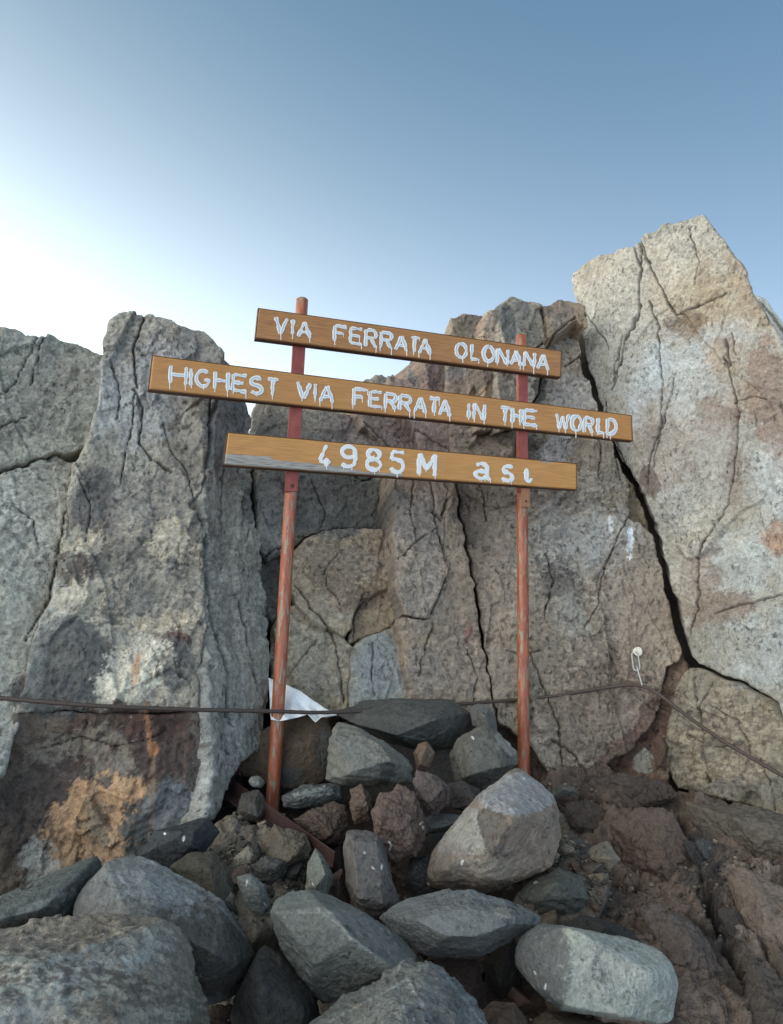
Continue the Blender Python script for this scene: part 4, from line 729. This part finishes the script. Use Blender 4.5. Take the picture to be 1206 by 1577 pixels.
# strokes of the hand painted capitals, unit box, y up
def arc(cx, cy, rx, ry, a0, a1, n=14):
    return [(cx+rx*math.cos(math.radians(a0+(a1-a0)*k/n)), cy+ry*math.sin(math.radians(a0+(a1-a0)*k/n))) for k in range(n+1)]
GL_ = {
 'V': [[(0,1),(.45,.02)], [(1,.98),(.5,.02)]], 'I': [[(.5,1),(.5,0)]], 'A': [[(.5,1),(0,0)], [(.5,1),(1,0)], [(.2,.33),(.8,.33)]],
 'F': [[(.05,1),(.05,0)], [(.05,.97),(1,.97)], [(.05,.52),(.75,.52)]], 'E': [[(.05,1),(.05,0)], [(.05,.97),(1,.97)], [(.05,.52),(.8,.52)], [(.05,.03),(1,.03)]],
 'R': [[(.05,1),(.05,0)], [(.05,.97),(.6,.97)]+arc(.6,.74,.35,.23,90,-90)+[(.05,.5)], [(.5,.5),(.95,0)]], 'T': [[(.5,.97),(.5,0)], [(0,.97),(1,.97)]],
 'O': [arc(.5,.5,.45,.47,90,450,24)], 'L': [[(.1,1),(.1,0)], [(.1,.03),(.95,.03)]], 'N': [[(.03,0),(.05,1)], [(.05,1),(.95,.02)], [(.95,.02),(.95,1)]],
 'H': [[(.05,1),(.05,0)], [(.95,1),(.95,0)], [(.05,.5),(.95,.5)]], 'G': [arc(.5,.5,.45,.47,50,330,20)+[(.92,.42),(.55,.42)]],
 'S': [arc(.5,.74,.4,.23,30,270,14)[:-1]+arc(.5,.27,.42,.24,90,-150,14)], 'W': [[(0,1),(.25,0)], [(.25,0),(.5,.85)], [(.5,.85),(.75,0)], [(.75,0),(1,1)]],
 'D': [[(.05,1),(.05,0)], [(.05,.97),(.35,.97)]+arc(.35,.5,.58,.47,90,-90,16)+[(.05,.03)]],
 'M': [[(.03,0),(.05,1)], [(.05,1),(.5,.25)], [(.5,.25),(.95,1)], [(.95,1),(.97,0)]],
 '4': [[(.62,1),(.42,.72),(.2,.42),(.04,.22)], [(.04,.22),(.5,.2),(.98,.22)], [(.66,.38),(.64,.0)]],
 '9': [arc(.5,.72,.42,.26,-20,340,20), [(.93,.72),(.93,.4),(.86,.15),(.6,.03),(.35,.03),(.06,.16)]],
 '8': [arc(.5,.75,.38,.23,-90,270,18), arc(.5,.27,.45,.26,90,450,20)],
 '5': [[(.95,.96),(.14,.96)], [(.14,.96),(.1,.58)], [(.1,.56),(.35,.62)]+arc(.48,.31,.44,.29,80,-160,16)],
 'a': [[(.08,.82)]+arc(.42,.7,.34,.24,130,0,8)+[(.78,.3),(.82,.06),(1,.04)], arc(.4,.27,.36,.23,50,410,16)],
 's': [arc(.52,.76,.38,.22,20,270,12)[:-1]+arc(.5,.28,.42,.24,90,-160,12)], 'l': [[(.15,1),(.18,.35),(.35,.08),(.6,.06),(.98,.3)]],
}
GREY = np.array([.47, .46, .44]); WHT = np.array([.90, .87, .80]); CREAM = np.array([.74, .70, .60])
def letter(ch, x0, x1, y0, y1, slope, sw, board, groove, seed):
    rs = np.random.RandomState(seed); Vs = []; Fs = []; Cs = []; nb = 0
    def m(u, v):
        x = x0+u*(x1-x0)+ (v-.5)*1.0; return x, y0+(1-v)*(y1-y0)+slope*(x-(x0+x1)/2)
    bottoms = []
    def ribbon(pts, hw, ends, prof, cols, z0=0):
        nonlocal nb
        pts = np.array(pts, float); T = np.gradient(pts, axis=0); T /= np.maximum(np.linalg.norm(T, axis=1), 1e-6)[:, None]; Nn = np.stack([-T[:, 1], T[:, 0]], -1)
        n = len(pts)
        for k in range(n):
            for (t, hz), c in zip(prof, cols):
                e = hw[k]*ends[k]; q = pts[k]+Nn[k]*t*e; Vs.append(SP(q[0], q[1], .0006+z0+hz*(.3+.7*ends[k]))); Cs.append(c)
        w = len(prof)
        for k in range(n-1):
            for j in range(w-1): a = nb+k*w+j; Fs.append((a, a+1, a+w+1, a+w))
        nb += n*w
    G5 = [(-1,0),(-.8,.0016),(-.42,.0014),(0,.0004),(.42,.0014),(.8,.0016),(1,0)]
    for si, st in enumerate(GL_[ch]):
        px = [m(*p) for p in st]; dense = []
        for a, b in zip(px[:-1], px[1:]):
            L = math.hypot(b[0]-a[0], b[1]-a[1]); k = max(1, int(L/1.1)); dense += [(a[0]+(b[0]-a[0])*t/k, a[1]+(b[1]-a[1])*t/k) for t in range(k)]
        dense.append(px[-1]); D = np.array(dense); n = len(D)
        closed = math.hypot(*(D[0]-D[-1])) < 1.5
        sm_ = lambda v: np.convolve(np.pad(v, 2, 'edge'), np.ones(5)/5, 'valid')
        D = D+np.stack([sm_(rs.normal(0, .45, n)), sm_(rs.normal(0, .45, n))], -1)
        # extend to butt ends
        hw = sw*.5*(1+.38*sm_(rs.normal(0, 1, n))); s = np.minimum(np.arange(n), np.arange(n)[::-1])/1.6; ends = np.ones(n) if closed else np.sqrt(np.clip(s+.12, 0, 1))
        g = GREY*(.85+.3*rs.rand()) if groove else WHT*.93
        cols = [CREAM, WHT, WHT*.95, g, WHT*.95, WHT, CREAM]
        ribbon(D, hw, ends, G5, cols, z0=.0002*si)
        bottoms.append(D[np.argmax(D[:, 1])])
    # drips
    cand = sorted(bottoms, key=lambda p: -p[1]); used = []
    for p in cand:
        if rs.rand() < .34 and used: continue
        if any(abs(p[0]-q) < 2.2 for q in used): continue
        used.append(p[0]); L = rs.uniform(4, 12) if groove else rs.uniform(3, 9)
        L = min(L, 14); n = 10; x = p[0]+rs.uniform(-1, 1); yy = p[1]-1.0+np.linspace(0, L, n)
        hw = np.interp(np.linspace(0, 1, n), [0, .25, .8, 1], [1.7, .75, .7, .9]); en = np.ones(n); en[-1] = .35
        ribbon(np.stack([x+.15*rs.normal(size=n), yy], -1), hw, en, [(-1,0),(-.4,.0014),(.4,.0014),(1,0)], [CREAM, WHT, WHT, CREAM], z0=.0003)
    if not groove:
        for q in range(4):
            x = rs.uniform(x0+2, x1-2); L = rs.uniform(3, 7); n = 6; ys = y1-2+slope*(x-(x0+x1)/2)+np.linspace(0, L, n)
            if ch in '98s5a': ribbon(np.stack([np.full(n, x), ys], -1), np.full(n, .6), np.ones(n), [(-1,0),(0,.0012),(1,0)], [CREAM, WHT, CREAM], z0=.0002)
    me = mesh_np('letter', np.array(Vs)-SO, [np.array(Fs)], M_LET, True, np.array(Cs))
    return put('letter', me, board)
ey = np.array([0, 0, 1.])
def board(corn, c1, c2, grain, text, slope, sw, groove, seed, label, peel=None):
    TL, TR, BR, BL = [SP(*c) for c in corn]; th = .026
    ex = (TR-TL)+(BR-BL); ex /= np.linalg.norm(ex)
    mat = plank_mat('painted_wood', c1, c2, grain)
    # front as a fine grid, then back and sides
    nx, ny = 260, 20; u = np.linspace(0, 1, nx)[None, :, None]; v = np.linspace(0, 1, ny)[:, None, None]
    Gd = ((1-v)*((1-u)*TL+u*TR)+v*((1-u)*BL+u*BR)).reshape(-1, 3); pxs = proj(Gd)
    z = .0012*noise(Gd, 5, seed)+.0004*noise(Gd*np.array([1, 1, 12]), 9, seed)
    Fr = Gd+SN*z[:, None]; idx = np.arange(nx*ny).reshape(ny, nx); Q = np.stack([idx[:-1, :-1], idx[1:, :-1], idx[1:, 1:], idx[:-1, 1:]], -1).reshape(-1, 4)
    ring = np.concatenate([idx[0, :], idx[1:, -1], idx[-1, -2::-1], idx[-2:0:-1, 0]]); n = len(ring)
    r1 = Fr[ring]-SN*.002; cen = Fr.mean(0); r2 = r1-SN*(th-.002); base = len(Fr)
    # 1.5 mm eased edge
    eu = ex; inw = np.zeros((n, 3)); 
    V = np.concatenate([Fr, r1+0*inw, r2]); a = np.arange(n); b = (a+1) % n
    S1 = np.stack([ring[a], ring[b], base+b, base+a], -1); S2 = np.stack([base+a, base+b, base+n+b, base+n+a], -1)
    V = np.concatenate([V, [cen-SN*th]]); S3 = np.stack([base+n+a, base+n+b, np.full(n, len(V)-1)], -1)
    # object axes follow the plank so that the grain runs along it
    ay = np.cross(ey, ex); ay /= np.linalg.norm(ay); R = np.stack([ex, ay, np.cross(ex, ay)]); org = TL
    me = mesh_np('board', (V-org)@R.T, [np.concatenate([Q, S1, S2]), S3], mat, True)
    at = me.attributes.new('peel', 'FLOAT', 'POINT'); pv = np.zeros(len(V), np.float32)
    vv = np.broadcast_to(v, (ny, nx, 1)).reshape(-1); ed_ = sst(.16, 0, np.minimum(vv, 1-vv)); wr_ = .34*ed_*sst(-.1, .5, fbm(Gd*np.array([1, 1, 3]), 9, 3, seed+4))+.30*sst(.35, .7, fbm(Gd*np.array([1, 1, 6]), 6, 3, seed+2))
    pv[:len(Fr)] = wr_
    if peel: pv[:len(Fr)] = np.maximum(wr_, peel(pxs))
    at.data.foreach_set('value', pv)
    bd = put('board', me, sign, label=label); bd.matrix_parent_inverse = Matrix.Identity(4)
    M = Matrix([[*R[:, 0]], [*R[:, 1]], [*R[:, 2]]]).to_4x4(); M.translation = Vector(org-SO); bd.matrix_local = M
    # thin metal tray round the plank: four strips slightly proud at the back
    bpy.context.view_layer.update(); inv = M.inverted()
    def strip(name, A, ext, m_):
        o = prism(name, A, ext, m_, None, SO, .0008); o.parent = bd; o.matrix_parent_inverse = inv; return o
    g_, t_ = .0009, .0026; up = np.array([0, 0, 1.]); 
    ut = (TR-TL)/np.linalg.norm(TR-TL); ub = (BR-BL)/np.linalg.norm(BR-BL)
    strip('edge_strip', [TL+up*(g_+t_)-ut*.004, TR+up*(g_+t_)+ut*.004, TR+up*g_+ut*.004, TL+up*g_-ut*.004], -SN*.03, M_EDGE)
    strip('edge_strip', [BL-up*g_-ub*.004, BR-up*g_+ub*.004, BR-up*(g_+t_)+ub*.004, BL-up*(g_+t_)-ub*.004], -SN*.03, M_EDGE)
    strip('edge_strip', [TL-ut*(g_+t_)+up*g_, TL-ut*g_+up*g_, BL-ub*g_-up*g_, BL-ub*(g_+t_)-up*g_], -SN*.03, M_EDGE)
    strip('edge_strip', [TR+ut*g_+up*g_, TR+ut*(g_+t_)+up*g_, BR+ub*(g_+t_)-up*g_, BR+ub*g_-up*g_], -SN*.03, M_EDGE)
    for k, (ch, x0, x1, y0, y1) in enumerate(text):
        o = letter(ch, x0+1, x1-1, y0+1, y1-1, slope, sw*(1.0 if ch not in 'W' else .85), None, groove, seed*100+k); o.parent = bd; o.matrix_parent_inverse = inv
    return bd
board([(399,475.5),(864.5,541.5),(863,580),(394.5,520)], G(136,94,54), G(168,120,70), 1.0,
 [('V',423.6,443,488,515.6),('I',447,454.5,491,516),('A',459,479,494.7,520.6),('F',513.5,535,501,527),('E',538,559,504.7,531),('R',561.6,581,507,535),('R',585,605,511,537),('A',609,628,516,541),('T',631,646,518.5,543),('A',645.5,664,521,545.5),
  ('O',701,720,528,552.5),('L',724.5,738,529.5,555),('O',743,762.5,532,558),('N',764.6,784,536.5,562),('A',786,804,539,563.6),('N',806,825,541.6,566),('A',827,846,545,570)], .135, 5.6, True, 3,
 'top board reading VIA FERRATA OLONANA, browner with visible grain')
board([(235.5,548.5),(972.5,640.5),(974,678),(229.5,599)], G(156,110,58), G(178,129,74), .5,
 [('H',260.5,289,563,592),('I',289.6,298.5,566,595),('G',300.6,325,569,597),('H',329,353.5,572,601),('E',356.6,381,576,604),('S',384,406,580,608),('T',410.5,430,582.6,610),
  ('V',457,479,587.6,616),('I',482,489,590,616),('A',492.6,514,593,620),('F',543.4,565,598,626),('E',568,589,602,628),('R',592,611.4,605,631),('R',614,634,608,634),('A',638,657,611,636),('T',660,678,612,637),('A',676,694.5,615,641),
  ('I',718.5,726,620,645),('N',728.7,748,621,648),('T',770,786,626,651),('H',788,804,628,653),('E',806,828,630.5,656),('W',856,877,636,662),('O',879,897,639,665),('R',898.7,914.5,642,667),('L',918.6,932.5,643,668),('D',934,951,644,670)], .115, 5.8, True, 5,
 'middle and longest board reading HIGHEST VIA FERRATA IN THE WORLD')
def peel3(p):
    x, y = p[:, 0], p[:, 1]; top = np.interp(x, [343,350,415,425,470,520,560,620,640,900], [697,699,703,709,713,717,726,731,760,900])
    return np.clip(.5+(y-top)*.075, 0, 1)*(x < 640)
board([(351.5,667),(888,714.5),(888,753.5),(345.5,715)], G(166,118,62), G(184,136,78), .35,
 [('4',490.6,511,684,719),('9',524,550,686,721),('8',563,588.5,691,725),('5',600,624.5,694,729),('M',644,672,698,733),('a',730.6,757,712,739),('s',771,792,716,742),('l',808,821,720,744)], .085, 6.4, False, 8,
 'lowest board reading 4985M asl, grey bare wood peeling at its lower left', peel3)

# ------------------------------------------------------------------ cable, anchor and chain, sheet, angle iron
def surf(px, py, default):
    return default
cab = [(-430,1030,1.80),(-90,1066,2.18),(0,1075,2.22),(150,1087,2.28),(300,1093,2.40),(420,1095.5,2.525),(510,1097,2.64),(640,1089,2.80),(780,1079,2.97),(850,1072,2.98),(920,1061,2.97),(965,1055,2.95),(985,1056,2.92),(1010,1066,2.88),(1060,1104,2.80),(1120,1145,2.68),(1206,1195,2.54),(1300,1250,2.36),(1430,1330,2.10)]
cp = [P(*c) for c in cab]; cc = []
for k in range(len(cp)-1):
    p0 = cp[max(k-1, 0)]; p1 = cp[k]; p2 = cp[k+1]; p3 = cp[min(k+2, len(cp)-1)]
    for t in np.linspace(0, 1, 40, endpoint=False): cc.append(.5*((2*p1)+(p2-p0)*t+(2*p0-5*p1+4*p2-p3)*t*t+(3*p1-p0-3*p2+p3)*t**3))
tube('steel_cable', cc, .0062, M_CABLE, None, 18, cp[8], twist=.8, label='dark steel safety cable strung across the rock behind and past the posts', category='cable')
ap = P(978,1003,3.0)+np.array([0, -.005, 0])
anc = thing('bolt_hanger', 'pale metal bolt hanger fixed to the rock face holding the small chain', 'anchor', tuple(ap))
# bent plate with an eye
bm = bmesh.new(); prof = []
for k in range(25):
    a = 2*math.pi*k/24; prof.append((.018*math.cos(a)*(1.1 if math.cos(a) > 0 else .8), .0165*math.sin(a)*(1+.35*math.cos(a))))
ringo = [bm.verts.new((x, -.006*(x > 0), z_)) for x, z_ in prof[:-1]]; ringi = [bm.verts.new((x*.36-.004, -.006*(x > 0)-.001, z_*.36-.002)) for x, z_ in prof[:-1]]
for k in range(24): bm.faces.new([ringo[k], ringo[(k+1) % 24], ringi[(k+1) % 24], ringi[k]])
ex_ = bmesh.ops.extrude_face_region(bm, geom=bm.faces[:]); bmesh.ops.translate(bm, verts=[v for v in ex_['geom'] if isinstance(v, bmesh.types.BMVert)], vec=(0, -.004, 0))
bmesh.ops.recalc_face_normals(bm, faces=bm.faces[:]); me = bpy.data.meshes.new('hanger_plate'); bm.to_mesh(me); bm.free()
M_PALE = paint_mat('pale_plate', G(206,202,184), G(228,224,208), .5, (30, 30, 30), .3, G(150,140,110), 4)
me.materials.append(M_PALE); put('hanger_plate', me, anc, (0, -.012, 0))
tube('expansion_bolt', [(0, .02, 0), (0, -.014, 0), (0, -.022, 0)], [.006, .006, .005], M_STEEL, anc, 10)
tube('washer', [(-.001, -.014, 0), (-.001, -.0165, 0)], [.0095, .0095], M_STEEL, anc, 16)
ch = thing('chain', 'short chain of two bright steel links hanging from the bolt hanger to the cable', 'chain', tuple(ap))
def link(a, b, tw, wd):
    a = np.array(a); b = np.array(b); L = np.linalg.norm(b-a); ax_ = (b-a)/L; s1 = np.cross(ax_, [0, 1., 0]); s1 /= np.linalg.norm(s1); s2 = np.cross(ax_, s1); s = s1*math.cos(tw)+s2*math.sin(tw)
    pts = []; r = wd
    for k in range(49):
        th = 2*math.pi*k/48; c_, s_ = math.cos(th), math.sin(th); mid = (L/2-r)*(1 if c_ > 0 else -1)
        pts.append((a+b)/2+ax_*(mid*min(1, abs(c_)*6)+r*c_)+s*r*s_)
    tube('chain_link', pts, .0029, M_STEEL, ch, 8, cap=False)
zt = P(990,1056,2.92)-ap
l1e = P(981,1030,2.95)-ap
link((-.008, -.014, -.002), l1e+np.array([0, 0, -.006]), .5, .0125)
link(l1e+np.array([0, 0, .008]), zt+np.array([0, 0, -.008]), 1.9, .011)
# white folded sheet wedged behind the left post
def sheet():
    nx, ny = 60, 40; pts = []
    for j in range(ny):
        for i in range(nx):
            u, v = i/(nx-1), j/(ny-1)
            top = np.array([np.interp(u, [0, .2, .45, .75, 1], [414, 440, 462, 498, 518]), np.interp(u, [0, .2, .45, .75, 1], [1044, 1054, 1064, 1090, 1099])])
            bot = np.array([np.interp(u, [0, .25, .5, .68, .8, .88, 1], [417, 434, 460, 474, 486, 494, 519]), np.interp(u, [0, .25, .5, .68, .8, .88, 1], [1108, 1110, 1104, 1099, 1112, 1104, 1100.5])])
            q = top+(bot-top)*v; d = 2.72+.03*u-.10*v**2+.016*math.sin(9*u+3*v)+.009*abs(math.sin(11*u-7*v))+.006*math.sin(23*u-9*v); pts.append(P(q[0], q[1], d))
    V = np.array(pts); O = V.mean(0); idx = np.arange(nx*ny).reshape(ny, nx); Q = np.stack([idx[:-1, :-1], idx[1:, :-1], idx[1:, 1:], idx[:-1, 1:]], -1).reshape(-1, 4)
    me = mesh_np('white_sheet', V-O, Q, M_SHEET); ob = put('white_sheet', me, None, tuple(O), label='white folded sheet wedged between rock wall and left post above the brown block', category='sheet')
    md = ob.modifiers.new('thickness', 'SOLIDIFY'); md.thickness = .002
sheet()
def lbar(name, a, b, w, t, label, cat):
    a = np.array(a); b = np.array(b); d = (b-a)/np.linalg.norm(b-a); s = np.cross(d, [0, 0, 1.]); s /= np.linalg.norm(s); up = np.cross(s, d)
    if up[2] < 0: up = -up
    prof = [(0,0),(0,w),(t,w),(t,t),(w,t),(w,0)]; bm = bmesh.new(); sg = -1 if s[1] > 0 else 1
    r0 = [bm.verts.new(s*sg*x+up*(z_-w)) for x, z_ in prof]; r1 = [bm.verts.new(b-a+s*sg*x+up*(z_-w)) for x, z_ in prof]
    bm.faces.new(r0); bm.faces.new(r1[::-1])
    for k in range(6): bm.faces.new([r0[k], r1[k], r1[(k+1) % 6], r0[(k+1) % 6]])
    bmesh.ops.recalc_face_normals(bm, faces=bm.faces[:]); bmesh.ops.bevel(bm, geom=bm.edges[:], offset=.0012, segments=1, affect='EDGES')
    me = bpy.data.meshes.new(name); bm.to_mesh(me); bm.free(); me.materials.append(M_IRON); put(name, me, None, tuple(a), label=label, category=cat)
lbar('angle_iron', P(356,1198,2.60), P(518,1312,2.20), .045, .005, 'dark red brown angle iron lying slantwise in the rubble behind the left post foot', 'metal bar')
lbar('metal_bar', P(850,1226,2.78), P(905,1240,2.80), .02, .004, 'short rusty metal strip lying on the bank right of the pale boulder', 'metal bar')
